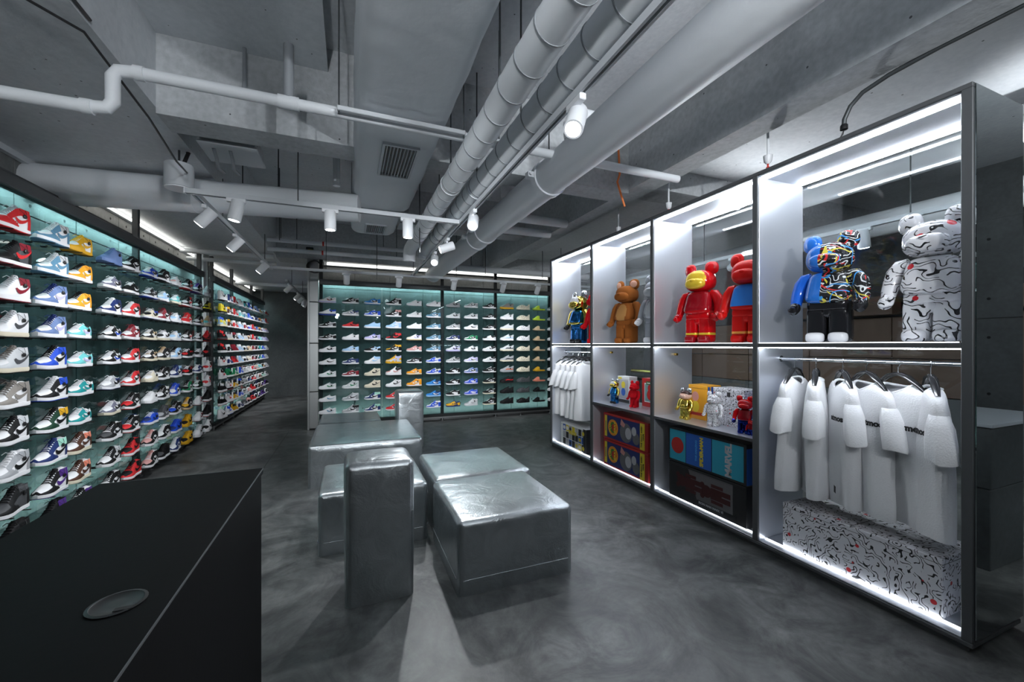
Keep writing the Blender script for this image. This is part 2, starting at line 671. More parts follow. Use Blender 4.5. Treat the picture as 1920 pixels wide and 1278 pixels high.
def side_display(label, y0, y1, posts, joints, x=GL):
    t = thing('shoe_display', (x, y0, 0), label, 'display')
    n = y1 - y0
    MB().rbox(-.05, 0, 2.43, .03, n, 2.515, .006, 1).build('top_rail', M['frame'], t, False)
    MB().rbox(-.05, 0, .075, .03, n, .118, .006, 1).build('bottom_rail', M['blackst'], t, False)
    for p in posts:
        MB().rbox(-.06, p - y0 - .022, .0, -.006, p - y0 + .022, 2.845, .004, 1).build('post', M['frame'], t, False)
        MB().lathe([(.03, 0), (.03, .006), (.012, .012), (.012, .08)], 10, (.0, p - y0, 0)).build('foot', M['steel'], t)
    k = .55
    while k < n:
        if all(abs(k + y0 - p) > .2 for p in posts):
            MB().lathe([(.028, 0), (.028, .006), (.011, .012), (.011, .08)], 10, (.0, k, 0)).build('foot', M['steel'], t)
        k += .8
    ed = [y0] + joints + [y1]
    for a, b in zip(ed[:-1], ed[1:]):
        MB().box(-.008, a - y0 + .003, .118, 0, b - y0 - .003, 2.43).build('glass_pane', M['glassw'], t, False)
    led(t, -.2, .05, 2.54, -.18, n - .05, 2.552, M['ledwall'])
    MB().box(-.29, 0, 2.56, -.05, n, 2.568).box(-.056, 0, 2.50, -.05, n, 2.56).build('added_leak_shield', M['frame'], t, False)  # added plate and fascia, hide the strip and block its upward light
    led(t, -.049, .05, .058, -.035, n - .05, .07, M['ledlow'])
    MB().box(-.285, 0, .044, .02, n, .052).box(.014, 0, .05, .02, n, .078).build('added_spill_shield', M['steel'], t, False)  # added plate with lip, keeps the low strip's light off the floor
    return t


D1 = side_display('long glass shoe display on the side wall beside the black counter', 2.0, 7.5, [2.9, 5.5, 7.46], [3.2, 4.42, 5.5])
D2 = side_display('farther glass shoe display on the side wall, beyond the lit gap', 7.95, 12.2, [7.98, 9.2, 10.9, 12.17], [9.2, 10.9], -2.05)

D3 = thing('shoe_display', (-.46, GB, 0), 'glass shoe display across the back wall beside the steel pillar', 'display')
MB().rbox(0, -.03, 2.405, 5.2, .05, 2.49, .005, 1).build('top_rail', M['frame'], D3, False)
MB().rbox(0, -.03, .075, 5.2, .05, .122, .005, 1).build('bottom_rail', M['blackst'], D3, False)
for p in (.03, 2.07, 3.12, 4.3):
    MB().rbox(p - .028, .004, 0, p + .028, .055, 2.82, .004, 1).build('post', M['blackst'], D3, False)
for p in (.03, 1.2, 2.07, 2.6, 3.12, 3.65, 4.3):
    MB().lathe([(.03, 0), (.03, .006), (.012, .012), (.012, .08)], 10, (p, .01, 0)).build('foot', M['steel'], D3)
for a, b in ((0, 1.0), (1.0, 2.07), (2.07, 3.12), (3.12, 4.3), (4.3, 5.2)):
    MB().box(a + .003, 0, .122, b - .003, .008, 2.405).build('glass_pane', M['glassw'], D3, False)
led(D3, .05, .2, 2.468, 5.1, .22, 2.482, M['ledwall'])
MB().box(0, .04, 2.49, 5.2, .305, 2.498).build('added_leak_shield', M['frame'], D3, False)  # added hidden plate, stops the wash light leaking upward
led(D3, .05, .036, .058, 5.1, .049, .07, M['ledlow'])
MB().box(0, -.02, .044, 5.2, .3, .052).box(0, -.02, .05, 5.2, -.014, .078).build('added_spill_shield', M['steel'], D3, False)  # added plate and lip against light spilling onto the floor

# steel pillar closing the back display, and the lit gap in the side wall
p = thing('steel_pillar', (-.53, 7.4, 0), 'brushed steel clad pillar at the end of the back shoe display', 'pillar')
for z0, z1 in ((.02, .62), (.63, 1.42), (1.43, 2.1), (2.11, 2.81)):
    MB().rbox(-.07, .012, z0, .062, .36, z1, .004, 1).build('steel_panel', M['steel'], p, False)
MB().rbox(-.1, -.012, 0.0, -.066, .36, 2.81, .004, 1).build('corner_strip', M['steel'], p, False)
p = thing('wall_column', (-2.12, 7.72, 0), 'pale steel column lit from the gap between the side shoe displays', 'column')
MB().rbox(-.1, -.07, 0, .02, .07, 2.84, .006, 1).build('casing', M['paintw'], p, False)
MB().rbox(-.02, .12, 0, .03, .17, 2.84, .004, 1).build('channel', M['steel'], p, False)
led(p, -.03, -.16, .3, -.02, -.15, 2.4, M['slot'])

# ------------------------------------------------------------------ ceiling services
hang = 'hanger rods below the ceiling'


def rods(lst):
    for (x, y, z0, z1, what) in lst:
        o = MB().tube([(x, y, z0), (x, y, z1)], .0055, 6).build('hanger_rod', M['rod'])
        tag(o, 'thin dark threaded rod hanging ' + what, 'rod', hang)


a = thing('air_duct', (.3, 0, 2.75), 'wide white wrapped air duct with two grilles, running along the ceiling', 'duct')


def duct_bm(x0, x1, y0, y1, z0, z1, r):
    mb = MB()
    n = 26
    ny = max(2, int((y1 - y0) / .12))
    vs, fs = [], []
    for j in range(ny + 1):
        y = y0 + (y1 - y0) * j / ny
        e = 1.0
        if j == ny:
            e = .93
        for k in range(n):
            an = 2 * PI * k / n
            c, s_ = math.cos(an), math.sin(an)
            px = math.copysign(abs(c) ** .28, c)
            pz = math.copysign(abs(s_) ** .28, s_)
            wob = 1 + .012 * math.sin(j * 1.7 + k) + .01 * math.sin(j * .6 + k * 2.3)
            vs.append(((x0 + x1) / 2 + px * (x1 - x0) / 2 * wob * e, y, (z0 + z1) / 2 + pz * (z1 - z0) / 2 * (1 + .006 * math.sin(j + k)) * e))
    for j in range(ny):
        for k in range(n):
            b, c = j * n + k, j * n + (k + 1) % n
            fs.append((b, c, c + n, b + n))
    fs.append(tuple(reversed(range(n))))
    fs.append(tuple(range(ny * n, (ny + 1) * n)))
    return mb.add(vs, fs)


duct_bm(-.27, .28, -2.2, 4.32, 0, .5, .08).build('casing', M['duct'], a)
duct_bm(-.28, .22, 4.36, 5.25, -.01, .42, .08).build('end_section', M['duct'], a)
MB().rbox(-.275, 4.31, 0.0, .28, 4.37, .48, .02, 2).build('joint_band', M['seam'], a)


def grille(parent, x0, y0, x1, y1, z, n, along='x'):
    g = MB()
    t = .018
    g.box(x0, y0, z - .01, x1, y0 + t, z + .02)
    g.box(x0, y1 - t, z - .01, x1, y1, z + .02)
    g.box(x0, y0 + t, z - .01, x0 + t, y1 - t, z + .02)
    g.box(x1 - t, y0 + t, z - .01, x1, y1 - t, z + .02)
    gr = g.build('vent_grille', M['paintw'], parent, False)
    MB().box(x0 + t, y0 + t, z + .004, x1 - t, y1 - t, z + .008).build('dark_void', M['black'], gr, False)
    sl = MB().box(-.003, y0 + t, -.012, .003, y1 - t, .012)
    sl.xf(Matrix.Rotation(R(-14), 4, 'Y') @ Matrix.Diagonal((.6, 1, .9, 1)))
    me = sl.mesh('slat', [M['paintw']], False)
    for k in range(n):
        put('slat', me, gr, (x0 + t + (x1 - x0 - 2 * t) * (k + .5) / n, 0, z - .002))


grille(a, -.09, 2.82, .155, 3.36, -.006, 9)
grille(a, -.13, 4.74, .1, 5.12, -.016, 9)

a = thing('round_duct', (-2.33, 4.42, 2.685), 'fat round white duct running crosswise to the wide wrapped air duct', 'duct')
MB().tube([(0, 0, 0), (1.0, -.17, -.01), (1.2, -.2, -.01), (2.42, -.4, -.02)], [.155, .14, .135, .125], 20).build('pipe', M['duct'], a)
MB().tube([(1.06, -.18, -.01), (1.12, -.187, -.01)], .143, 20).build('joint_band', M['pipe'], a)


def spiral(x, z, r, y0, y1, label, n):
    t = thing('spiral_pipe', (x, 0, z), label, 'pipe')
    MB().tube([(0, y0, 0), (0, y1, 0)], r, 28).build('pipe', M['pipe'], t)
    rm = MB().tube([(0, -.004, 0), (0, .004, 0)], r + .003, 28).mesh('seam_ring', [M['seam']])
    for k in range(n):
        put('seam_ring', rm, t, (0, .75 + k * .195, 0))
    cl = MB().tube([(0, -.012, 0), (0, .012, 0)], r + .006, 28).mesh('clamp', [M['paintw']])
    for y in (2.95, 4.3):
        put('clamp', cl, t, (0, y, 0))
    return t


t = spiral(.70, 2.58, .0745, -2.2, 5.05, 'spiral pipe with ring seams, the one closer to the wide duct', 20)
MB().tube([(0, 5.04, 0), (0, 5.12, -.015), (0, 5.16, -.06), (0, 5.17, -.14)], .076, 20).build('elbow', M['pipe'], t)
t = spiral(.90, 2.58, .077, -2.2, 5.05, 'spiral pipe with ring seams, the one closer to the light track', 20)
MB().tube([(0, 5.03, 0), (0, 5.13, -.005), (-.01, 5.18, -.03), (-.015, 5.2, -.09)], .07, 20).build('elbow', M['pipe'], t)

t = thing('drain_pipe', (1.41, 0, 2.66), 'thick smooth white pipe with bolted couplings over the light track', 'pipe')
MB().tube([(0, -2.2, 0), (0, 7.3, 0)], .128, 32).build('pipe', M['pipe'], t)
MB().tube([(0, 7.28, 0), (0, 7.34, -.01), (0, 7.36, -.03)], [.132, .135, .12], 28).build('end_cap', M['white'], t)
cm = MB().tube([(0, -.035, 0), (0, .035, 0)], .14, 30)
for s_ in (-1, 1):
    cm.box(min(s_ * .13, s_ * .185), -.028, -.02, max(s_ * .13, s_ * .185), .028, .02)
    cm.tube([(s_ * .168, -.045, 0), (s_ * .168, .045, 0)], .012, 8)
cme = cm.mesh('coupling', [M['pipe']])
for y in (2.75, 4.3, 4.62):
    put('coupling', cme, t, (0, y, 0))
for y in (2.35, 3.55):
    MB().tube([(-.02, y, .1), (-.04, y, .2), (.04, y + .02, .28), (.4, y + .05, .3)], .055, 14).build('branch', M['pipe'], t)
    MB().tube([(-.02, y, .12), (-.025, y, .16)], .066, 14).build('collar', M['white'], t)
rods([(.70, 2.95, 2.655, 3.46, 'to the clamp of the seamed pipe nearest the duct'), (.90, 2.95, 2.657, 3.46, 'to the clamp of the seamed pipe nearest the light track'),
      (1.1, 3.6, 2.6, 3.46, 'between seamed pipe and thick drain pipe, low tip free'), (.64, 4.0, 2.3, 3.46, 'just past the wide duct end, low tip free'),
      (.36, 5.9, 2.3, 3.46, 'before the back display, behind the duct end grille'),
      (-.62, 4.4, 2.62, 3.46, 'behind the fat round duct'), (-.75, 5.4, 2.62, 3.46, 'before the sprinkler pipes, beyond the fat round duct'),
      (.7, 1.9, 2.655, 3.46, 'to the seamed pipe nearest the duct, closer to the viewer'), (.9, 2.1, 2.657, 3.46, 'to the seamed pipe nearest the track, closer to the viewer'),
      (1.41, 2.75, 2.79, 3.46, 'to the first coupling of the thick drain pipe'),
      (-.95, 4.6, 2.85, 3.46, 'behind the small air unit'), (2.2, 6.7, 2.6, 3.46, 'before the middle of the back display'), (3.3, 6.7, 2.6, 3.46, 'before the back display next to the cabinet')])


def pipe_thing(label, pts, r, mt=None, col=None, extra=None, name='service_pipe', cat='pipe', n=14):
    t = thing(name, pts[0], label, cat)
    o = Vector(pts[0])
    MB().tube([Vector(q) - o for q in pts], r, n).build('pipe', mt or M['pipe'], t)
    for q in (extra or []):
        d = Vector(q[1]).normalized() * q[2]
        MB().tube([Vector(q[0]) - o - d, Vector(q[0]) - o + d], q[3], n).build(q[5] if len(q) > 5 else 'collar', q[4] if len(q) > 4 else M['pipe'], t)
    return t


pipe_thing('slim white pipe stepping up by an elbow and crossing under the wrapped duct',
           [(-2.34, 2.47, 2.5), (-1.12, 2.47, 2.5), (-1.05, 2.47, 2.51), (-1.03, 2.47, 2.54), (-1.03, 2.47, 2.66), (-1.01, 2.47, 2.692), (-.95, 2.47, 2.70), (2.4, 2.47, 2.70)],
           .029, extra=[((-1.12, 2.47, 2.5), (1, 0, 0), .02, .034), ((-.93, 2.47, 2.70), (1, 0, 0), .02, .034),
                        ((-.3, 2.47, 2.70), (1, 0, 0), .05, .035), ((-.3, 2.47, 2.85), (0, 0, 1), .16, .026, M['seam'], 'riser')])
t = thing('strut_channel', (.3, 2.42, 2.68), 'flat steel channel carrying the slim pipe across the wrapped duct', 'bracket')
MB().rbox(-.36, -.03, -.004, .36, .0, .022, .003, 1).build('channel', M['paintw'], t, False)
for s_ in (-1, 1):
    MB().tube([(s_ * .35, -.015, -.02), (s_ * .35, -.015, .78)], .005, 6).build('rod', M['rod'], t)
pipe_thing('white pipe crossing from the thick drain pipe to the long beam, upper of two', [(1.56, 4.27, 2.85), (2.42, 4.27, 2.85)], .05)
pipe_thing('white pipe crossing from the thick drain pipe to the long beam, lower of two', [(1.56, 4.7, 2.83), (2.42, 4.7, 2.83)], .048)
pipe_thing('white conduit following the top of the long beam', [(2.38, -2.2, 3.36), (2.38, 3.1, 3.36)], .03)
pipe_thing('dark conduit clipped along the underside edge of the long beam', [(2.66, -2.2, 2.9), (2.66, 7.2, 2.9)], .018, M['frame'])
HG = [((-.9, 6.6, 3.18), (0, 0, 1), .28, .005, M['rod'], 'hanger'), ((.5, 6.6, 3.18), (0, 0, 1), .28, .005, M['rod'], 'hanger')]
RB = HG + [((-.35, 6.6, 2.89), (1, 0, 0), .012, .033, M['redband'], 'red_band')]
pipe_thing('white sprinkler pipe with red band, upper of two near the back beam', [(-1.07, 6.6, 2.89), (.85, 6.6, 2.89)], .03, extra=RB)
HG = [((-.7, 6.62, 3.11), (0, 0, 1), .35, .005, M['rod'], 'hanger'), ((.7, 6.62, 3.11), (0, 0, 1), .35, .005, M['rod'], 'hanger')]
RB = HG + [((-.36, 6.62, 2.76), (1, 0, 0), .012, .033, M['redband'], 'red_band')]
pipe_thing('white sprinkler pipe with red band, lower of two near the back beam', [(-1.07, 6.62, 2.76), (.95, 6.62, 2.76)], .03, extra=RB)
pipe_thing('white pipe behind the thick drain pipe near the back beam', [(1.5, 6.9, 2.74), (4.4, 6.9, 2.74)], .055, extra=[((2.0, 6.9, 3.1), (0, 0, 1), .36, .006, M['rod'], 'hanger'), ((3.4, 6.9, 2.93), (0, 0, 1), .19, .006, M['rod'], 'hanger')])
pipe_thing('pale pipes across the low ceiling over the lit gap, upper one', [(-2.3, 7.35, 2.79), (-1.1, 7.35, 2.79)], .035)
pipe_thing('pale pipe across the low ceiling over the lit gap, lower one', [(-2.3, 7.6, 2.72), (-1.1, 7.6, 2.72)], .03)
pipe_thing('pale pipe across the corridor ceiling above the farther shoe display', [(-2.3, 10.5, 2.75), (-.7, 10.5, 2.75)], .04)
pipe_thing('short grey pipe stub dropping in front of the first cross beam', [(-.62, 3.05, 3.30), (-.62, 3.05, 3.02)], .012, M['seam'])
pipe_thing('white vertical pipe behind the first cross beam beside the duct', [(-.1, 3.9, 3.46), (-.1, 3.9, 2.8)], .03)
o = MB().tube([(2.21, 3.0, 3.46), (2.216, 3.0, 3.26), (2.235, 3.0, 3.1), (2.245, 3.0, 2.92), (2.22, 3.0, 2.85), (2.26, 3.0, 2.74), (2.3, 3.0, 2.64)], .009, 8).build('hanging_cable', M['orange'])
tag(o, 'thin orange cable hanging beside the long beam', 'cable')
o = MB().tube([(-1.5, 2.0, 2.84), (-1.1, 2.4, 2.8), (-.98, 2.7, 2.6), (-1.02, 3.2, 2.57), (-1.1, 3.65, 2.66)], .006, 6).build('hanging_cable', M['black'])
tag(o, 'thin black cable drooping from the slim pipe to the round speaker', 'cable')
o = MB().tube([(-1.08, -1.5, 2.86), (-1.08, 1.0, 2.855), (-1.08, 2.4, 2.86)], .008, 6).build('surface_cable', M['black'])
tag(o, 'black cable running along the edge of the low slab', 'cable')

# round speaker and small air unit above the side track
t = thing('ceiling_speaker', (-1.17, 3.72, 2.56), 'round white drum speaker hanging beside the fat round duct', 'speaker')
MB().lathe([(.075, 0), (.088, .004), (.09, .02), (.09, .17), (.085, .178), (.02, .18)], 28).build('drum', M['paintw'], t)
MB().lathe([(.085, -.006), (.085, .002), (.06, .004)], 28).build('rim', M['white'], t)
MB().lathe([(.03, -.004), (.034, .002), (.02, .003)], 20).build('cone', M['seam'], t)
MB().tube([(0, 0, .18), (0, 0, .9)], .007, 6).build('rod', M['rod'], t)
MB().tube([(.02, .01, .18), (.05, .02, .28), (.0, .02, .4), (.06, .03, .5), (.1, .05, .62)], .014, 8).build('cable', M['black'], t)
t = thing('air_unit', (-.8, 3.45, 2.83), 'shallow boxy air unit tucked behind the first cross beam', 'air unit')
MB().rbox(-.17, -.02, 0, .17, .3, .1, .01, 2).build('casing', M['beam'], t)
MB().rbox(-.185, -.035, -.02, .185, .315, .0, .01, 2).build('rim', M['paintw'], t)
for k in (-.1, 0.0):
    MB().tube([(k, .05, -.02), (k + .005, .1, -.07), (k - .01, .2, -.1), (k - .02, .4, -.06)], .012, 8).build('hose', M['seam'], t)
t = thing('cable_coil', (-.52, 7.42, 2.68), 'dark coil of cable hanging at the top of the steel pillar', 'cable')
for k in range(4):
    MB().tube([(.12 * math.cos(q * .42) * (1 - .1 * k), -.03 - .012 * k, .1 * math.sin(q * .42)) for q in range(16)], .008, 6).build('loop', M['black'], t)
t = thing('junction_box', (-.6, 7.43, 2.9), 'small black box with a yellow label above the cable coil', 'box')
MB().rbox(-.05, -.03, 0, .06, .03, .1, .005, 1).build('casing', M['black'], t, False)
MB().box(-.02, -.034, .01, .05, -.03, .06).build('label_plate', mat('yellow_label', (.5, .38, .02), .5), t, False)
t = thing('flexible_conduit', (2.665, 1.45, 2.585), 'dark flexible conduit bending down onto the top of the display cabinet', 'conduit')
MB().tube([(0, -1.2, .262), (0, -.4, .262), (0, -.2, .25), (0, -.08, .225), (0, -.02, .18), (0, .01, .12), (0, .012, .085)], .012, 10).build('hose', M['rod'], t)
MB().lathe([(.014, .06), (.019, .062), (.019, .085), (.014, .092)], 10, (0, .012, 0)).build('gland', M['black'], t)
MB().tube([(0, .012, .065), (.005, .02, .04), (0, .05, .012), (0, .1, .004)], .003, 6).tube([(.004, .012, .065), (.0, .03, .03), (.0, .0, .006)], .0025, 6).build('wires', M['black'], t)
for i, (x, y) in enumerate(((2.8, 2.02), (2.85, 3.05), (2.9, 3.9))):
    t = thing('sprinkler_head', (x, y, 2.7), ['small sprinkler head over the divider beside the white figure bay',
              'small sprinkler head over the middle of the display cabinet', 'small sprinkler head over the far half of the display cabinet'][i], 'sprinkler', 'sprinkler heads above the cabinet')
    MB().lathe([(.03, .06), (.026, .02), (.012, .0)], 12).build('cup', M['white'], t)
    MB().lathe([(.006, -.03), (.012, -.028), (.012, -.022), (.006, -.02), (.006, .0)], 8).build('deflector', M['redband'], t)
    MB().tube([(0, 0, .05), (0, 0, .42)], .009, 6).build('drop_pipe', M['pipe'], t)

# ------------------------------------------------------------------ light tracks and spotlights
TZ = 2.46


def track(label, a, b, z=TZ):
    t = thing('light_track', (a[0], a[1], z), label, 'light track')
    d = Vector((b[0] - a[0], b[1] - a[1], 0))
    ang = math.atan2(d.y, d.x)
    t.rotation_euler = (0, 0, ang)
    n = d.length
    MB().box(0, -.018, 0, n, -.006, .034).box(0, .006, 0, n, .018, .034).box(0, -.006, .02, n, .006, .034).build('rail', M['paintw'], t, False)
    MB().box(0, -.005, .014, n, .005, .019).build('slot', M['black'], t, False)
    for e in (-.006, n):
        MB().box(e, -.02, -.002, e + .006, .02, .036).build('end_cap', M['white'], t, False)
    k = .7
    while k < n:
        MB().tube([(k, 0, .03), (k, 0, 3.46 - z if b[0] > -1.0 else 2.84 - z)], .0045, 6).build('drop_rod', M['rod'], t)
        k += 1.9
    return t


track('white light track running between the spiral pipes and the thick drain pipe', (.915, -2.0), (.915, 6.48))
track('white light track crossing under the wide wrapped duct', (-1.06, 3.485), (.9, 3.485))
track('white light track running along beside the side shoe display', (-1.015, 3.5), (-1.015, 6.56))
track('white light track across in front of the back shoe display', (-1.0, 6.36), (4.1, 6.36), 2.44)
track('white light track down the far corridor', (-.97, 7.7), (-.97, 11.2))

BAR = MB().lathe([(.012, .150), (.04, .148), (.043, .143), (.043, .004), (.041, 0), (.036, .0), (.034, .012)], 24).mesh('barrel', [M['white']])
LEN = MB().lathe([(.02, -.004), (.034, -.001), (.034, .006), (.01, .012)], 20).mesh('lens', [M['lens']])
RIMM = MB().lathe([(.036, -.001), (.042, -.001), (.042, .003), (.036, .004)], 24).mesh('rim', [M['white']])
ADP = MB().rbox(-.016, -.06, -.026, .016, .06, .004, .003, 1).mesh('adapter', [M['white']], False)
STM = MB().tube([(0, 0, -.02), (0, 0, -.075)], .011, 10).mesh('stem', [M['white']])


def spotlight(x, y, z, aim, label, on=1.0, size=62, blend=.75, along='y', group='track spotlights', lit=True, extra=1.0):
    t = thing('track_spotlight', (x, y, z), label, 'spotlight', group)
    put('adapter', ADP, t, rot=(0, 0, 0 if along == 'y' else PI / 2))
    put('stem', STM, t)
    d = (Vector(aim) - Vector((x, y, z - .1)))
    q = d.normalized().to_track_quat('-Z', 'Y').to_euler()
    # the barrel hangs by its back end; it points along local -Z
    c = Vector((0, 0, -.085))
    off = d.normalized() * .075
    b = put('barrel', BAR, t, c + off, q)
    put('lens', LEN, b, mats=None if lit else [M['lensoff']])
    put('rim', RIMM, b)
    if on:
        l = bpy.data.lights.new('spot_lamp', 'SPOT')
        l.energy = SPOT_W * on
        l.spot_size = R(size)
        l.spot_blend = blend
        l.shadow_soft_size = .035
        l.color = (.93, .965, 1.0)
        lo = bpy.data.objects.new('spot_lamp', l)
        COL.objects.link(lo)
        lo.parent = t
        lo.location = c + off + d.normalized() * .03
        lo.rotation_euler = q
    return t


# spots on the long track
WORD = ['first', 'second', 'third', 'fourth', 'fifth', 'sixth']
LX = .915
spotlight(LX, 1.53, TZ, (-.1, .55, .4), 'lit spotlight on the long track, largest and nearest of all', 1.2)
spotlight(LX, 3.1, TZ, (.25, 1.3, .7), 'glaring spotlight where the long track meets the crossing track', 2.0, 95, .7)
spotlight(LX, 4.02, TZ, (-1.95, 4.4, 1.2), 'spotlight on the long track turned to the side shoe display', 1.8)
spotlight(LX, 4.66, TZ, (.4, 2.4, .7), 'glaring spotlight on the long track, the one closest to the back display', 2.2, 90, .7)
# spots on the crossing track
spotlight(-.76, 3.485, TZ, (-1.2, 3.5, .0), 'spotlight pointing down on the crossing track, close to the round speaker', 1.3, 85, along='x')
spotlight(-.135, 3.485, TZ, (-.12, 3.46, 0), 'spotlight pointing down on the crossing track, below the fat round duct end', .9, 70, along='x')
spotlight(.46, 3.485, TZ, (.48, 3.5, 0), 'spotlight pointing down on the crossing track, on the drain pipe side of the duct', .9, 70, along='x')
# spots beside the side display
for i, (y, lab) in enumerate(((3.76, 'nearest to the round speaker'), (4.64, 'second from the round speaker'), (5.96, 'third from the round speaker'))):
    spotlight(-1.015, y, TZ, (-2.0, y - .0, 1.2), 'spotlight on the side track aimed at the shoes, ' + lab, 1.0, 110, .9)
for i, (y, tx, ty, tz) in enumerate(((8.0, -2, 8.4, 1.4), (9.3, -2, 9.4, 1.2), (9.9, -2, 10.4, 1.3), (10.5, -1.4, 10.9, 0), (10.9, -1.8, 11.4, .8))):
    spotlight(-.97, y, TZ, (tx, ty, tz), 'spotlight on the corridor track, ' + ['first', 'second', 'third', 'fourth', 'last'][i] + ' one going away', 1.2, 100, .9)
for i, x in enumerate((-.03, .707, 1.56, 2.4, 3.04)):
    spotlight(x, 6.36, 2.44, (x, 7.42, 1.0), 'white spotlight on the track before the back display, ' + ['first', 'second', 'third', 'fourth', 'fifth'][i] + ' from the pillar', (.4, .9, .9, .9, .9)[i], 95, 1.0, along='x', lit=False)
# added lamps outside the frame, above and behind the viewer, lighting displays and ceiling
track('added white light track above the viewer, out of the frame', (-.35, -2.2), (-.35, .75))
VW = [(.65, .55, 7.4, 1.0, 6.0, 34), (.45, 1.8, 7.4, 1.0, 8.0, 34), (.2, 3.2, 7.4, 1.05, 9.0, 34), (-.1, -2.0, 3.4, 1.2, .7, 70), (-.5, -2.0, 4.6, 1.1, 1.5, 60), (-1.4, 2.6, -2.4, 1.2, 1.5, 80)]
for i, (y, ax, ay, az, e, sz) in enumerate(VW):
    spotlight(-.35, y, TZ, (ax, ay, az), 'added spotlight on the unseen track above the viewer, ' + WORD[i] + ' one', e, sz, .9)  # added to brighten the shoe displays and the mirrored area behind
for i, (y, ax, ay, az, e, sz) in enumerate(((-.9, 2.42, 1.6, 3.3, 2.4, 120), (-1.5, 3.6, .2, 3.12, 3.2, 120), (-.3, 1.2, 1.6, 2.9, 1.3, 120), (-1.9, 1.6, 5.2, 3.1, 9.0, 75))):
    spotlight(LX, y, TZ, (ax, ay, az), 'added upturned spotlight on the long track behind the viewer, ' + WORD[i] + ' one', e, sz, 1.0)  # added uplights that brighten the beams, slab and pipes
for i, (y, ax, ay, az, e, sz) in enumerate(((-.8, .0, 2.0, 3.2, 2.3, 120), (-1.2, -1.9, 1.5, 2.84, .35, 120), (-1.9, .45, 4.8, 2.95, 5.0, 55))):
    spotlight(-.35, y, TZ, (ax, ay, az), 'added upturned spotlight on the unseen track above the viewer, ' + WORD[i] + ' one', e, sz, 1.0)  # more added uplights, for the duct and the low ceiling

# ------------------------------------------------------------------ display cabinet
CX0, CX1 = 2.6, 3.07
C = thing('display_cabinet', (CX0, 2.98, 0), 'long lit metal display cabinet with four bays of toy figures and shirts', 'cabinet')
OY = 2.98


def cb(name, x0, y0, z0, x1, y1, z1, m, r=.003):
    return MB().rbox(x0 - CX0, y0 - OY, z0, x1 - CX0, y1 - OY, z1, r, 1).build(name, m, C, False)


DV = [.915, 1.95, 2.98, 3.99, 5.0]
cb('plinth', 2.62, .935, 0, 3.05, 5.02, .03, M['frame'])
cb('base_board', 2.6, .915, .03, 3.07, 5.04, .052, M['frame'])
cb('base_lining', 2.612, .955, .052, 3.065, 5.0, .06, M['alu'])
cb('top_panel', 2.6, .915, 2.562, 3.07, 5.04, 2.585, M['frame'])
cb('top_lining', 2.612, .955, 2.553, 3.065, 5.0, 2.562, M['alu'])
for y in DV:
    cb('upright', 2.6, y, .052, 2.618, y + .04, 2.562, M['frame'])
    if y > 1:
        cb('side_panel', 2.6185, y + .001, .06, 3.075, y + .011, 2.553, M['alu'], .002)
        if y < 4.9:
            cb('side_panel', 2.6185, y + .029, .06, 3.075, y + .039, 2.553, M['alu'], .002)
cb('side_panel', 2.6185, .944, .06, 3.07, .954, 2.553, M['alu'], .002)
cb('end_mirror', 2.612, .908, .07, 3.07, .9145, 2.575, M['mirror'], .001)
cb('end_panel', 2.619, .916, .06, 3.07, .9435, 2.553, M['frame'])
for i in range(4):
    a, b = DV[i] + .04, DV[i + 1]
    cb('mid_shelf', 2.604, a, 1.385, 3.07, b, 1.408, M['alu'])
    cb('shelf_edge', 2.6, a, 1.383, 2.6045, b, 1.41, M['frame'], .001)
    cb('glass_pane', 3.072, a + .01, .06, 3.08, b, 2.553, M['glassc'], .001)
    for nm, x, z, dz in (('led', 2.67, 2.543, .009), ('led', 3.02, 2.543, .009), ('led2', 2.615, 1.409, .005), ('led3', 2.64, 1.377, .007), ('led2', 2.675, .061, .004)):
        MB().box(x - .006 - CX0, a + .012 - OY, z, x + .006 - CX0, b - .005 - OY, z + dz).build('led_strip', M[nm], C, False)
    if i in (1, 2):
        cb('low_shelf', 2.604, a, .725, 3.07, b, .745, M['alu'])
        cb('shelf_edge', 2.6, a, .724, 2.6045, b, .746, M['frame'], .001)
        MB().tube([(0, 0, 0), (0, -.03, 0)], .012, 12).build('peg_socket', M['gold'], C, loc=(2.86 - CX0, b - OY + .0, 1.31))
    else:
        MB().tube([(0, a - OY, 1.302), (0, b - OY, 1.302)], .012, 14).build('clothes_rail', M['chrome'], C, loc=(2.825 - CX0, 0, 0))
        for q in (a, b - .012):
            MB().tube([(0, q - OY, 1.302), (0, q - OY + .012, 1.302)], .022, 14).build('rail_flange', M['chrome'], C, loc=(2.825 - CX0, 0, 0))
for y in (1.4, 2.45, 3.5, 4.5):
    MB().lathe([(.004, 0), (.009, .004), (.009, .012), (.004, .014)], 8).build('bolt', M['black'], C, loc=(.1, y - OY, 2.585))

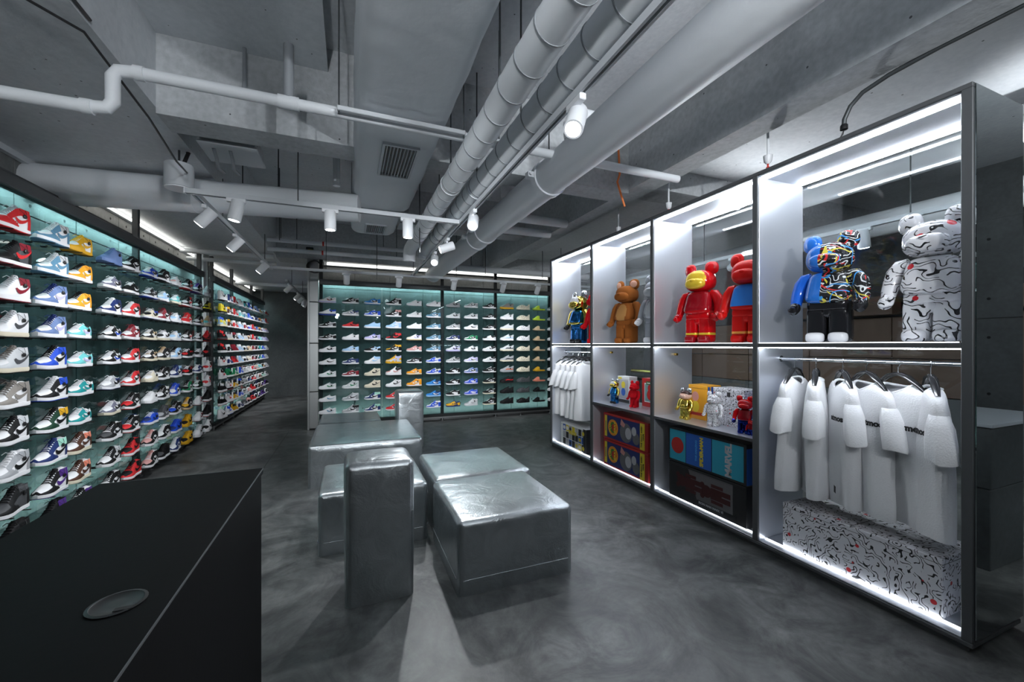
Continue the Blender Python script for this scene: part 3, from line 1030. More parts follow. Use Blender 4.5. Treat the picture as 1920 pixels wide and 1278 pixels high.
# ------------------------------------------------------------------ what stands beyond the cabinet glass
t = thing('wall_panelling', (6.47, 4.0, 0), 'brown panelled wall unit with a dark recess, seen through the cabinet glass', 'panelling')
for k in range(6):
    MB().rbox(-.03, -3.0 + k, .78, 0, -2.01 + k, 1.22, .004, 1).build('panel', M['brown'], t, False)
    MB().rbox(-.03, -3.0 + k, 1.23, 0, -2.01 + k, 1.75, .004, 1).build('panel', M['brown'], t, False)
    MB().rbox(-.03, -3.0 + k, .1, 0, -2.01 + k, .77, .004, 1).build('panel', M['darkc'], t, False)
MB().rbox(-.02, -3.0, 1.76, 0, 3.0, 2.2, .004, 1).build('recess', M['black'], t, False)
for k in range(5):
    x = thing('storage_box', (6.36, 1.9 + k * .62, 1.78), 'brown storage box on the dark ledge beyond the glass, %s from the white figure end' % WORD[k], 'box', 'storage boxes beyond the cabinet glass')
    MB().rbox(-.12, -.24, 0, .08, .24, .22, .004, 1).build('body', M['brown'], x, False)
    MB().rbox(-.126, -.25, .16, .086, .25, .235, .004, 1).build('lid', M['card'] if k % 2 else M['brown'], x, False)
t = thing('low_counter', (4.0, .1, 0), 'grey concrete block counter mirrored in the end of the display cabinet', 'counter')
MB().rbox(-.33, -1.2, .0, .6, .5, .5, .004, 1).build('base', M['darkc'], t, False)
MB().rbox(-.335, -1.2, .506, .6, .505, .88, .004, 1).build('upper_block', M['darkc'], t, False)
MB().rbox(-.345, -1.21, .886, .61, .515, .91, .003, 1).build('worktop', M['paintw'], t, False)
for k in range(3):
    o = MB().tube([(5.2 + .0, 5.6 + k * .13, 3.12), (5.2, 5.6 + k * .13, 1.0), (5.18, 5.58 + k * .13, .86), (5.1, 5.55 + k * .13, .8)], .028, 10).build('neon_tube', M['neon'])
    tag(o, 'bent white light tube glowing beyond the cabinet glass, %s of three going away' % WORD[k], 'light', 'white light tubes beyond the glass')
t = thing('handrail', (4.6, 4.6, 0), 'black and gold stair handrail seen through the cabinet glass', 'handrail')
MB().tube([(0, 1.2, .95), (0, .5, .95), (0, -.6, .55)], .03, 8).build('rail', M['gold'], t)
MB().tube([(-.05, 1.2, .84), (-.05, .45, .84), (-.05, -.6, .45)], .035, 8).build('lower_rail', M['black'], t)
for q in (1.0, .2):
    MB().tube([(0, q, 0), (0, q, .86)], .015, 8).build('post', M['frame'], t)
pipe_thing('white pipe beyond the cabinet glass, higher one', [(4.2, .95, 2.85), (4.2, 7.2, 2.85)], .09)
pipe_thing('white pipe beyond the cabinet glass, lower one', [(4.9, .95, 2.6), (4.9, 7.2, 2.6)], .12)
track('white light track beyond the cabinet glass', (3.9, 1.0), (3.9, 6.5), 2.35)
spotlight(3.9, 2.0, 2.35, (4.3, 2.0, .0), 'white spotlight beyond the cabinet glass behind the blue and black figure', 2.0, 100)
spotlight(3.9, 3.2, 2.35, (3.0, .8, 2.95), 'added upturned white spotlight beyond the cabinet glass, middle of that track', 1.6, 140)  # added uplight, brightens the slab over the cabinet
spotlight(3.9, 1.3, 2.35, (4.6, .6, 3.05), 'added upturned white spotlight beyond the cabinet glass, at the mirror end of that track', .8, 150)  # second added uplight for the same slab
spotlight(3.9, 4.4, 2.35, (5.3, 4.6, .0), 'white spotlight beyond the cabinet glass behind the brown figure', 2.0, 100)

# ------------------------------------------------------------------ counter
t = thing('counter', (-.52, 1.0, 0), 'matt black counter with a round cable grommet in its top', 'counter')
MB().rbox(-.225, -.75, 0, .225, .71, .928, .003, 1).build('body', M['counter'], t, False)
MB().rbox(-.23, -.76, .93, .23, .714, .95, .0015, 1).build('worktop', M['counter'], t, False)
MB().box(.2285, -.76, .9465, .2305, .7142, .9506).box(-.23, .7125, .9465, .2305, .7145, .9506).build('edge_band', M['cedge'], t, False)
g = MB().lathe([(.04, 0), (.041, .002), (.036, .003), (.034, .0015), (.012, .0015)], 28).build('grommet', M['black'], t, loc=(.147, -.091, .95))
MB().box(.005, -.028, .0016, .03, -.018, .0028).build('cable_slot', M['hole'], g, False)


# ------------------------------------------------------------------ silver seats
def bench(x0, x1, y0, y1, h, label, r=.035, seam=True, group=None):
    cx, cy = (x0 + x1) / 2, (y0 + y1) / 2
    t = thing('leather_cube', (cx, cy, 0), label, 'seat', group)
    a, b = (x1 - x0) / 2, (y1 - y0) / 2
    bm = bmesh.new()
    bmesh.ops.create_cube(bm, size=1)
    for v in bm.verts:
        v.co = (v.co.x * 2 * a, v.co.y * 2 * b, (v.co.z + .5) * h)
    bmesh.ops.bevel(bm, geom=[e for e in bm.edges if max(v.co.z for v in e.verts) > .01 and not (all(v.co.z < .01 for v in e.verts))], offset=r, segments=5, profile=.55, affect='EDGES')
    fs = [f for f in bm.faces if f.calc_area() > .05]
    es = list({e for f in fs for e in f.edges})
    bmesh.ops.subdivide_edges(bm, edges=es, cuts=9, use_grid_fill=True)
    rnd = random.Random(int(1000 * (x0 + y0)) & 0xffff)
    ph = rnd.random() * 6
    for v in bm.verts:
        x, y, z = v.co
        fx, fy = max(0, 1 - (x / a) ** 4), max(0, 1 - (y / b) ** 4)
        if z > h * .97:
            v.co.z += .012 * fx * fy + .002 * math.sin(x * 11 + ph) * math.sin(y * 9 + ph)
        if abs(x) > a * .97:
            v.co.x += math.copysign(.006 * fy * min(1, z / h * 2), x)
        if abs(y) > b * .97:
            v.co.y += math.copysign(.006 * fx * min(1, z / h * 2), y)
    mb = MB()
    bm.verts.index_update()
    mb.add([v.co for v in bm.verts], [[v.index for v in f.verts] for f in bm.faces])
    bm.free()
    mb.build('cover', M['leather'], t)
    q = MB()
    k = r * .72
    # piping along the upright and top edges
    zs = h - r * .3
    pts = [(-a + k, -b + r * .12), (a - k, -b + r * .12)]
    for (sx, sy) in ((-1, -1), (1, -1), (1, 1), (-1, 1)):
        q.tube([(sx * (a - r * .27), sy * (b - r * .27), .01), (sx * (a - r * .27), sy * (b - r * .27), h - r)], .003, 6)
    q.build('corner_piping', M['leather'], t)
    if seam:
        c2 = MB()
        zz = h * .22
        e = .0045
        for (p0, p1) in (((-a + r, -b - e, zz), (a - r, -b - e, zz)), ((a + e, -b + r, zz), (a + e, b - r, zz)), ((-a - e, -b + r, zz), (-a - e, b - r, zz))):
            c2.tube([p0, p1], .0018, 5)
        c2.build('base_seam', M['leather'], t)
    return t


bench(-.02, .34, 2.315, 2.62, .76, 'tall silver leather block standing nearest, in front of the low cubes', seam=False)
bench(.562, 1.283, 2.185, 2.935, .415, 'large low silver leather cube at the front right of the group, beside the tall block')
bench(.585, 1.35, 2.945, 3.7, .415, 'low silver leather cube pushed up behind the large front cube', seam=False)
bench(-.19, .53, 2.95, 3.68, .41, 'low silver leather cube mostly hidden behind the near tall block')
bench(-.37, .735, 4.38, 5.56, .41, 'long silver leather bench in the middle of the floor', seam=False)
bench(-.36, .4, 5.6, 6.36, .41, 'low silver leather cube behind the long bench before the back display', seam=False)
bench(.6, .955, 5.62, 5.93, .77, 'tall silver leather block standing behind the long bench', seam=False)

# ------------------------------------------------------------------ shoes
PAL = {'w': ('white', (.8, .8, .82)), 'e': ('cream', (.72, .66, .52)), 'k': ('black', (.007, .007, .008)), 'g': ('grey', (.36, .37, .39)),
       'G': ('light grey', (.58, .6, .62)), 'd': ('charcoal', (.07, .072, .078)), 'r': ('red', (.62, .025, .03)), 'm': ('burgundy', (.23, .012, .025)),
       'b': ('royal blue', (.02, .08, .58)), 'n': ('navy', (.014, .03, .13)), 'l': ('light blue', (.38, .6, .85)), 's': ('steel blue', (.11, .25, .37)),
       't': ('teal', (.01, .27, .28)), 'T': ('turquoise', (.15, .55, .56)), 'o': ('orange', (.85, .34, .02)), 'O': ('orange red', (.75, .12, .02)),
       'y': ('golden yellow', (.7, .38, .02)), 'Y': ('bright yellow', (.78, .62, .03)), 'p': ('pink', (.65, .33, .31)), 'v': ('lavender', (.5, .48, .75)),
       'V': ('purple', (.08, .03, .22)), 'c': ('dark brown', (.075, .03, .018)), 'u': ('tan', (.6, .44, .27)), 'f': ('dark green', (.01, .045, .025)),
       'F': ('green', (.01, .2, .08)), 'i': ('mint', (.35, .68, .55)), 'a': ('taupe', (.25, .23, .21)), 'x': ('slate blue', (.13, .2, .4)),
       'h': ('slate grey', (.16, .16, .22)), 'q': ('lime', (.62, .78, .06)), 'z': ('coral', (.8, .25, .16)), 'B': ('bright blue', (.03, .22, .6))}
SM = {k: mat('shoe_' + v[0].replace(' ', '_'), v[1], (.5 if k != 'k' else .6), 0, .1, 300, .22) for k, v in PAL.items()}


def lerp_tab(tab, s):
    for (a, b) in zip(tab[:-1], tab[1:]):
        if s <= b[0]:
            t = (s - a[0]) / (b[0] - a[0])
            t = max(0, min(1, t))
            return a[1] + (b[1] - a[1]) * t
    return tab[-1][1]


WID = [(0, .03), (.03, .085), (.08, .125), (.16, .158), (.26, .17), (.38, .155), (.52, .125), (.68, .112), (.82, .112), (.92, .098), (.975, .066), (1, .03)]
HT = {'H': [(0, .025), (.03, .085), (.08, .12), (.18, .14), (.28, .17), (.38, .235), (.48, .31), (.58, .39), (.66, .44), (.76, .43), (.88, .435), (.97, .445), (1, .42)],
      'M': [(0, .025), (.03, .08), (.08, .115), (.18, .135), (.28, .165), (.38, .225), (.48, .29), (.58, .355), (.66, .385), (.76, .37), (.88, .375), (.97, .385), (1, .36)],
      'L': [(0, .025), (.03, .08), (.08, .115), (.18, .135), (.28, .165), (.38, .215), (.48, .262), (.56, .29), (.64, .28), (.74, .235), (.84, .235), (.94, .27), (.985, .275), (1, .25)],
      'R': [(0, .03), (.03, .09), (.08, .125), (.18, .15), (.28, .185), (.38, .25), (.48, .31), (.58, .37), (.66, .395), (.74, .35), (.84, .35), (.94, .4), (.985, .42), (1, .39)],
      'K': [(0, .02), (.03, .07), (.08, .105), (.18, .135), (.28, .175), (.38, .225), (.48, .27), (.56, .295), (.64, .27), (.74, .225), (.84, .235), (.94, .3), (.985, .31), (1, .28)],
      'F': [(0, .05), (.03, .1), (.08, .15), (.18, .215), (.3, .265), (.42, .285), (.54, .27), (.64, .235), (.74, .2), (.84, .235), (.93, .32), (.985, .36), (1, .31)]}
SOLE_T = {'H': .085, 'M': .08, 'L': .08, 'R': .11, 'K': .105, 'F': .05}


class Shoe:
    """one shoe form; all its parts are cut from, or laid on, the same surface"""

    def __init__(s, st, L):
        s.st, s.L = st, L
        s.z0 = SOLE_T[st]

    def pt(s, u, v, off=0.0):
        """u 0 toe .. 1 heel; v -1..-.0 left side bottom->rim mapped by callers: v in [-1.4,1.4], |v|>.4 sides"""
        a = abs(v)
        sg = 1 if v >= 0 else -1
        w, h = lerp_tab(WID, u), lerp_tab(HT[s.st], u)
        toe = max(0, min(1, (.36 - u) / .3))
        k = .66 - .2 * toe if u < .6 else .66 + .1 * min(1, (u - .6) / .3)
        if .3 < u < .62:
            k = .46
        if s.st == 'F':
            k = .5
        rf = 1 - .33 * toe
        spring = .03 * max(0, (.22 - u) / .22) ** 2
        if a >= .4:
            t = (1.4 - a)          # 0 bottom .. 1 rim
            y = w * (1 - (1 - k) * t ** 1.8) + .012 * math.sin(PI * t)
            z = h * rf * t
            nx, nz = 1.0, .35
        else:
            q = a / .4
            y = w * k * q
            if u < .32:
                z = h * (rf + (1 - rf) * math.cos(PI / 2 * q))
            elif u < .6:
                z = h * (1 + .02 * (1 - q))
            else:
                d = .2 * min(1, (u - .6) / .06) * min(1, max(0, (1.0 - u)) / .05)
                z = h - d * (1 - q ** 4)
            nx, nz = .3 * q, 1.0
        xx = (.5 - u)
        # lean of the ankle backwards a touch
        return Vector((xx * s.L, sg * (y + off * nx) * s.L, (s.z0 + spring + z + off * nz) * s.L))

    def grid(s, nu=30, ns=8, nt=5):
        us = [(i / nu) ** .9 if i / nu < .5 else i / nu for i in range(nu + 1)]
        us = [0, .015, .035, .06, .09, .12, .16, .2, .24, .27, .3, .33, .36, .39, .42, .45, .48, .51, .54, .57, .6, .62, .64, .67, .7, .74, .78, .82, .86, .9, .93, .955, .975, .99, 1]
        if nu < 20:
            us = us[::2]
        vs = [-1.4 + i / ns for i in range(ns)] + [-.4 + .8 * i / nt for i in range(nt)] + [.4 + i / ns for i in range(ns + 1)]
        return us, vs

    def patch(s, fn, off, nu=30, ns=8, closed=False):
        us, vs = s.grid(nu, ns)
        mb = MB()
        n = len(vs)
        pts = [s.pt(u, v, off) for u in us for v in vs]
        fs = []
        for i in range(len(us) - 1):
            for j in range(n - 1):
                u, v = (us[i] + us[i + 1]) / 2, (vs[j] + vs[j + 1]) / 2
                a = abs(v)
                t = 1.4 - a if a > .4 else 1.2
                if fn(u, t):
                    b = i * n + j
                    fs.append((b, b + 1, b + 1 + n, b + n))
        if closed:
            fs.append(tuple(range(n)))
            fs.append(tuple(range((len(us) - 1) * n, len(us) * n)))
        used = sorted({k for f in fs for k in f})
        mp = {k: i for i, k in enumerate(used)}
        mb.add([pts[k] for k in used], [tuple(mp[k] for k in f) for f in fs])
        return mb

    def sole(s, z0, z1, grow, n=20, flare=0.0):
        L = s.L
        us = [0, .02, .05, .1, .16, .24, .34, .46, .58, .7, .82, .91, .96, .99, 1]
        out = [(u, 1) for u in us] + [(u, -1) for u in reversed(us[1:-1])]
        mb = MB()
        vs = []
        for (zz, gr) in ((z0, grow - flare), (z0 + (z1 - z0) * .4, grow), (z1, grow - .002)):
            for (u, sg) in out:
                sp = .03 * max(0, (.22 - u) / .22) ** 2
                w = lerp_tab(WID, u) + gr
                uu = .5 + (u - .5) * (1 + 2 * gr)
                wav = .012 * math.sin(u * 19) if s.st in 'K' and 0 < zz < z1 else 0
                vs.append(((.5 - uu) * L, sg * w * L, (zz + sp + wav) * L))
        m = len(out)
        fs = [tuple(range(m)), tuple(range(2 * m, 3 * m))]
        for r_ in range(2):
            for k in range(m):
                a, b = r_ * m + k, r_ * m + (k + 1) % m
                fs.append((a, b, b + m, a + m))
        return mb.add(vs, fs)

    def stripe(s, off=.008):
        lo = [(.965, .74), (.9, .60), (.82, .45), (.74, .31), (.66, .22), (.585, .2), (.525, .27), (.485, .42), (.47, .6)]
        up = [(.965, .76), (.9, .67), (.83, .57), (.76, .475), (.7, .41), (.64, .385), (.59, .42), (.55, .5), (.52, .62)]
        if s.st == 'K':
            lo = [(.95, .2), (.8, .22), (.65, .26), (.5, .28), (.36, .22)]
            up = [(.95, .42), (.8, .42), (.65, .48), (.5, .5), (.36, .4)]
        mb = MB()
        n = len(lo)
        for sg in (1, -1):
            a = [s.pt(u, sg * (1.4 - t), off) for u, t in lo]
            b = [s.pt(u, sg * (1.4 - t), off) for u, t in up]
            mb.add(a + b, [(i, i + 1, n + i + 1, n + i) for i in range(n - 1)])
        return mb

    def laces(s):
        mb = MB()
        L = s.L
        for k, u in enumerate((.34, .39, .44, .49, .54, .585)):
            h = s.pt(u, 0)
            wd = lerp_tab(WID, u) * .5 * L
            mb.tube([(h.x, -wd, h.z - .004), (h.x, -wd * .5, h.z + .006), (h.x + .004, 0, h.z + .007), (h.x, wd * .5, h.z + .006), (h.x, wd, h.z - .004)], .0035, 5)
        for sg in (-1, 1):
            h = s.pt(.6, 0)
            mb.tube([(h.x, sg * .006, h.z + .006), (h.x + .012, sg * .02, h.z + .018), (h.x + .02, sg * .034, h.z + .004)], .0025, 5)
        return mb

    def tongue(s):
        mb = MB()
        L = s.L
        tall = {'H': .085, 'M': .07, 'L': .06, 'R': .1, 'K': .08}.get(s.st, .05)
        ring = []
        vs = []
        us = (.44, .54, .62, .645)
        n = 7
        for layer in (0, 1):
            for i, u in enumerate(us):
                h = s.pt(min(u, .6), 0)
                z = h.z + (0, .004, tall * .55 * L, tall * L)[i] + (.3 * .0)
                x = (.5 - u) * L + (0, 0, .004, .010)[i]
                wd = (.05, .055, .058, .045)[i] * L
                for k in range(n):
                    q = -1 + 2 * k / (n - 1)
                    vs.append((x - .006 * (1 - layer) - .01 * q * q, q * wd, z - .01 * q * q * L - (0 if layer else .003)))
        m = len(us) * n
        fs = []
        for layer in (0, 1):
            for i in range(len(us) - 1):
                for k in range(n - 1):
                    a = layer * m + i * n + k
                    fs.append((a, a + 1, a + 1 + n, a + n))
        for i in range(len(us) - 1):
            for k in (0, n - 1):
                a = i * n + k
                fs.append((a, a + n, a + n + m, a + m))
        for k in range(n - 1):
            for i in (0, len(us) - 1):
                a = i * n + k
                fs.append((a, a + 1, a + 1 + m, a + m))
        return mb.add(vs, fs)

    def secur(s):
        mb = MB()
        p = s.pt(.735, 1.4 - .62, .02)
        mb.lathe([(.011, -.004), (.0135, -.002), (.0135, .003), (.009, .005)], 10)
        mb.xf(Matrix.Translation(p) @ Matrix.Rotation(-PI / 2, 4, 'X'))
        q = s.pt(.63, 1.0 - .55, .012)
        q2 = s.pt(.8, 1.0 - .57, .01)
        mb.tube([p, (p + q) / 2 + Vector((0, .006, 0)), q], .0013, 4)
        mb.tube([p, (p + q2) / 2 + Vector((0, .006, 0)), q2], .0013, 4)
        return mb


def f_overlay(u, t):
    if t > 1.1 and not .0 < u < .04:
        return False
    if u < .30:
        return t < .78 or u < .035
    if u < .56:
        if t < .78 - (u - .3) * 2.6:
            return True
    if .30 <= u < .62 and t > .58:
        return True
    if u >= .62 and t > .62 and t < .8 and u < .82:
        return True
    if u > .83 and t < .7:
        return True
    return False


def f_overlay_r(u, t):
    return (u < .28 and t < .35) or (.3 < u < .6 and t > .6) or (.62 < u < .72 and t < 1.05) or (u > .84 and .2 < t < .7) or (.4 < u < .55 and t < .3)


def f_toe(u, t):
    return .035 < u < .30 and t >= .78


def f_collar(u, t):
    return u > .62 and .66 <= t < 1.05


def f_vent(u, t):
    if t > 1.1:
        return u < .56
    if u < .1 or u > .97:
        return True
    k = math.sin(u * 46) * math.sin(t * 9 + u * 7)
    return not (k > .62 and .15 < t < .95)


FORMS = {}


def form(st, L):
    key = (st, round(L, 3))
    if key in FORMS:
        return FORMS[key]
    s = Shoe(st, L)
    d = {}
    if st == 'F':
        d['sole'] = s.sole(0, s.z0 + .012, .02, flare=.015).mesh('sole')
        d['shell'] = s.patch(f_vent, .012, closed=False).mesh('shell', auto=False)
        d['lining'] = s.patch(lambda u, t: True, -.012, closed=True).mesh('lining', auto=False)
    else:
        d['outsole'] = s.sole(0, .022, .008, flare=.012).mesh('outsole')
        d['midsole'] = s.sole(.022, s.z0 + .008, .012).mesh('midsole')
        d['upper'] = s.patch(lambda u, t: True, 0, closed=True).mesh('upper', auto=False)
        d['upper_low'] = s.patch(lambda u, t: True, 0, nu=10, ns=4, closed=True).mesh('upper', auto=False)
        d['overlay'] = s.patch(f_overlay_r if st == 'R' else f_overlay, .006).mesh('overlay', auto=False)
        d['toe_box'] = s.patch(f_toe, .004).mesh('toe_box', auto=False)
        d['collar'] = s.patch(f_collar, .007).mesh('collar', auto=False)
        d['side_stripe'] = s.stripe(.011).mesh('side_stripe')
        d['laces'] = s.laces().mesh('laces')
        d['tongue'] = s.tongue().mesh('tongue')
        if st == 'K':
            p = s.pt(.99, 0)
            d['heel_loop'] = MB().tube([p + Vector((.004, 0, -.02)), p + Vector((-.012, 0, .0)), p + Vector((-.008, 0, .018)), p + Vector((.012, 0, -.005))], .004, 6).mesh('heel_loop')
    d['security_tag'] = s.secur().mesh('security_tag')
    for me in d.values():
        me.materials.append(SM['w'])
    FORMS[key] = d
    return d


def slide_form(L):
    if 'S' in FORMS:
        return FORMS['S']
    s = Shoe('K', L)
    s.st = 'L'
    d = {}
    mb = s.sole(0, .1, .02, flare=.02)
    d['sole'] = mb.mesh('sole')
    # strap: an arch over the front half
    mb = MB()
    n = 13
    us = (.1, .16, .24, .33, .42, .5)
    hs = (.13, .19, .25, .32, .36, .34)
    vs = []
    for layer in (0, .018):
        for u, h in zip(us, hs):
            for k in range(n):
                an = PI * k / (n - 1)
                w_ = lerp_tab(WID, u) + .018 - layer
                vs.append(((.5 - u) * L, math.copysign(abs(math.cos(an)) ** .55, math.cos(an)) * w_ * L, (.07 + (h - .07 - layer) * math.sin(an) ** .7) * L))
    m = len(us) * n
    fs = []
    for o in (0, m):
        for i in range(len(us) - 1):
            for k in range(n - 1):
                a = o + i * n + k
                fs.append((a, a + 1, a + 1 + n, a + n))
    for i in (0, len(us) - 1):
        for k in range(n - 1):
            a = i * n + k
            fs.append((a, a + 1, a + 1 + m, a + m))
    d['strap'] = mb.add(vs, fs).mesh('strap')
    for me in d.values():
        me.materials.append(SM['w'])
    FORMS['S'] = d
    return d


ORD = ['top', 'second', 'third', 'fourth', 'fifth', 'sixth', 'seventh', 'eighth', 'ninth', 'bottom']
ORC = ['first', 'second', 'third', 'fourth', 'fifth', 'sixth', 'seventh', 'eighth', 'ninth', 'tenth', 'eleventh', 'twelfth', 'thirteenth']
SNAME = {'H': 'high-top sneaker', 'M': 'mid-top sneaker', 'L': 'low-top sneaker', 'R': 'chunky sneaker', 'K': 'knit runner', 'F': 'foam clog', 'S': 'slide sandal'}
SCAT = {'K': 'sneaker', 'F': 'clog', 'S': 'sandal'}
SOBJ = {'K': 'sneaker', 'F': 'foam_clog', 'S': 'slide_sandal'}


def shoe(code, loc, rotz, L, row, col, place, group, lod):
    """code: style, quarter, overlay, toe, collar, stripe, laces/tongue, midsole, outsole ('.' = default)"""
    st = code[0]
    c = (code[1:] + '........')[:8]
    Q = c[0]
    O = c[1] if c[1] != '.' else Q
    T = c[2] if c[2] != '.' else Q
    K = c[3] if c[3] != '.' else O
    W = c[4] if c[4] != '.' else O
    Lc = c[5] if c[5] != '.' else O
    Mi = c[6] if c[6] != '.' else 'w'
    X = c[7] if c[7] != '.' else Mi
    names = []
    for k in ([O, Q] if st in 'HMLR' else [Q]):
        if PAL[k][0] not in names:
            names.append(PAL[k][0])
    if st in 'HMLR' and K not in (O, Q) and len(names) < 3:
        desc = ' and '.join(names[:2]) + ' ' + SNAME[st] + ' with ' + PAL[K][0] + ' collar'
    elif st in 'HMLRK' and W not in (O, Q):
        desc = ' and '.join(names[:2]) + ' ' + SNAME[st] + ' with ' + PAL[W][0] + ' stripe'
    else:
        desc = ' and '.join(names[:2]) + ' ' + SNAME[st]
    label = '%s, %s row, %s column, %s' % (desc, ORD[row], ORC[col], place)
    if len(label.split()) > 16:
        label = '%s %s, %s row, %s column, %s' % (' and '.join(names[:2]), SNAME[st], ORD[row], ORC[col], place)
    t = thing(SOBJ.get(st, 'sneaker'), loc, label, SCAT.get(st, 'sneaker'), group, rotz)
    if st == 'S':
        d = slide_form(L)
        put('sole', d['sole'], t, mats=[SM[Q]])
        put('strap', d['strap'], t, mats=[SM[Q]])
        return t
    d = form(st, L)
    if st == 'F':
        put('sole', d['sole'], t, mats=[SM[Q]])
        put('shell', d['shell'], t, mats=[SM[Q]])
        put('lining', d['lining'], t, mats=[SM['k' if Q != 'k' else 'd']])
        return t
    put('outsole', d['outsole'], t, mats=[SM[X]])
    put('midsole', d['midsole'], t, mats=[SM[Mi]])
    if lod == 2:
        put('upper', d['upper_low'], t, mats=[SM[Q]])
        put('overlay', d['overlay'], t, mats=[SM[O]])
        put('collar', d['collar'], t, mats=[SM[K]])
        put('side_stripe', d['side_stripe'], t, mats=[SM[W]])
        return t
    put('upper', d['upper'], t, mats=[SM[Q]])
    if O != Q and st != 'K':
        put('overlay', d['overlay'], t, mats=[SM[O]])
    if T != Q and st != 'K':
        put('toe_box', d['toe_box'], t, mats=[SM[T]])
    if K not in (Q,) and st != 'K':
        put('collar', d['collar'], t, mats=[SM[K]])
    if W != Q:
        put('side_stripe', d['side_stripe'], t, mats=[SM[W]])
    put('tongue', d['tongue'], t, mats=[SM[Lc]])
    if lod == 0:
        put('laces', d['laces'], t, mats=[SM[Lc if code[0] in 'HMR' else 'w']])
    if st == 'K':
        put('heel_loop', d['heel_loop'], t, mats=[SM[Q]])
    if (row * 7 + col * 3) % 3 != 2 or lod == 0:
        put('security_tag', d['security_tag'], t, mats=[M['black']])
    return t


# near side display, columns from the counter end, rows from the top
S1 = ['Hwrrrrgwr Hdkkmrkwm HwwwmmGwm HwwwGdGee HGGwGdaee Hwawaaaww HwkwGkkww Hwgwgkwww Hdkdddkwk Hkkkkkkdk',
      'HwswGsGws HwswGsGws Hwxwxvnww Hwxwxvnww Hwbwbkkww Hwkwbkwwb Hwfwykkwk Hwnwiknwi HwkwVVkwV HkkwVVkwV',
      'Mwywyyyyy Mwowoykww Mwowookww LwTwTvTww LwTwTvTww Lwtwwttww Lwtwwttww Mwcwzccee Mwcwzccee MwkwVkkww',
      'Mxxxxxxxx Lwhwhkhww Mwnwnkwww Lwkwwbkww Lwkwwbkww Lwgwnkgwn Lwhwwkhee Mwkdkkkww MwkwGkkww Mwkwkkkww',
      'Mwkwkkkww Lkkkkwkww Mwrwrkwww Mwmwwmmww Mwrwrkkww Mwrwrkkwr Mwkrkkkwr Mwkrkkkwr Mrrkkkkwr Mrrkkkkwr',
      'Lwbwbkkwb Lwkwwkkwb Leekbkkwn Lekwuwkee Lukwuwkee Leewweeee Lwwwwwwww Lbbnbnbww Mwkpkkpww Mwkpkkpww',
      'Mwkkkkkwk Lwlwllwww Mwmwkkmww Lwwkwkkee Mwkwkkuee Mwkwkkkww Mwkwwkkww Mddgdgdww Mwkwkkwww Mkkdkkkww',
      'LGGpGGpGG LwTwTTGee Lwwlllwww Lwwllllww Mwlwlkkww Mwnwlknww Mwbwbkbww Mwkbkkkww Mbbnbkbww Mwnwnnwwn',
      'Mwkwrrkwr Mwkwrrkwr Mwrrrrrww Mwkwkrkww Lkkrrkkww Lkkrrkkww MwFkFkkww Mwkykkyuu Myykykyyy Myykykyyy',
      'MwkwVkVwV Mwkwkckww Mwkwkokww LGkwGkkww Lggkgkgww Lwnwnnkww LFkwkkkwF LwwwmmGwm LwwwmmGwm RwwwwkGww',
      'RGgGgdGGG RYYkYkkkk RGuTGvuee Rkrrrkrkr Rkkrkkkkk Rwwrkrwww Rwwrrrwww Rkkkkkkwr Rkkkkkkwr Rwwkkkwww']
S2 = ['Rwwkwkkwk Mwnnnnnww Mwmmrrmww MGGGGGGww Mwttkktww Mwbbbkbww Mwkkkkkww Mxxxxxxww Lwyywwyww Lwwwwwwww Mwrrwrrww',
      'RYYYYkYkw Mwcyykcww Mwrrrrrww MwTTwTwee Mwsswswww Mwbbbbbww Lwkwwwkww Lwnnnnnww Lwcooocww Lwllwlwww Mwrrrrrww',
      'RlYYbYlee Mwcyyccww Mwrrwrwww Mwllwlwww Mwmmwmwww Lwbbwbwww Mwrrrrkww Lwxnbnxww Lwcoocoww Lwvvwvwww Lwvvpvwww',
      'Rkkrrrkdr MGGGdGGee Mwkmmkdww Mwllwlwww MGGGkGGee Lwckukcww Mwrrrrrww Lwnkkknww LwTTTTTww Lwvwvvwww Lvvwvvvww',
      'Rkkkrrkww Mwkkwkkww Mmmmmmmww Mwllwlwww Lwkwwkkee Lwuwuuuee Lwmmmmmww Lwkkkkkww Lwttttwww Lwbbbbwww LGGgGGGww',
      'Rwwrkrwww Mwnnwnwww Mrrmmmrww Mwllllwww Lwkwwkkww Leewweeww Lwmkkmmww Lwkkkkkww Lwttkttww Lwbkbbkww LGgggGGww',
      'Rwwrkrwww RFFkFkFwF MwFFFFFee Mwbbbbbww LwGwgGwww Lwwwgwwww Lwrrrkrww LGgguguee LwTtTtTww Lwkykykww LwggGgwww',
      'Rkkkwkkwr Rwwrgrwkr Mwyykyyee Mwkkbkkww Lggdgdgww Lwnbknbww Lwrkkrrww LwgggGgww Lwckpccee Lwiikiiww Lwgkkkkww',
      'Rkkkwkkwr Rwwrgrwwr Mwyykyyww Mwbnkbbww LwggdGgww Lwpppgkww Mrrkkrrww Lwkkkkkww Lwckckcee LwVVkVVww LVkkkkVww',
      'Rwwkwkwww Rwwbbbwwb Myykkyyww Mwnnwnwww Ldgrdkdww Lpkkpkpww Lrrkkrrww Lwkkkkkww LwVkkVVww LVVkkVVww Lwkkkkkww']
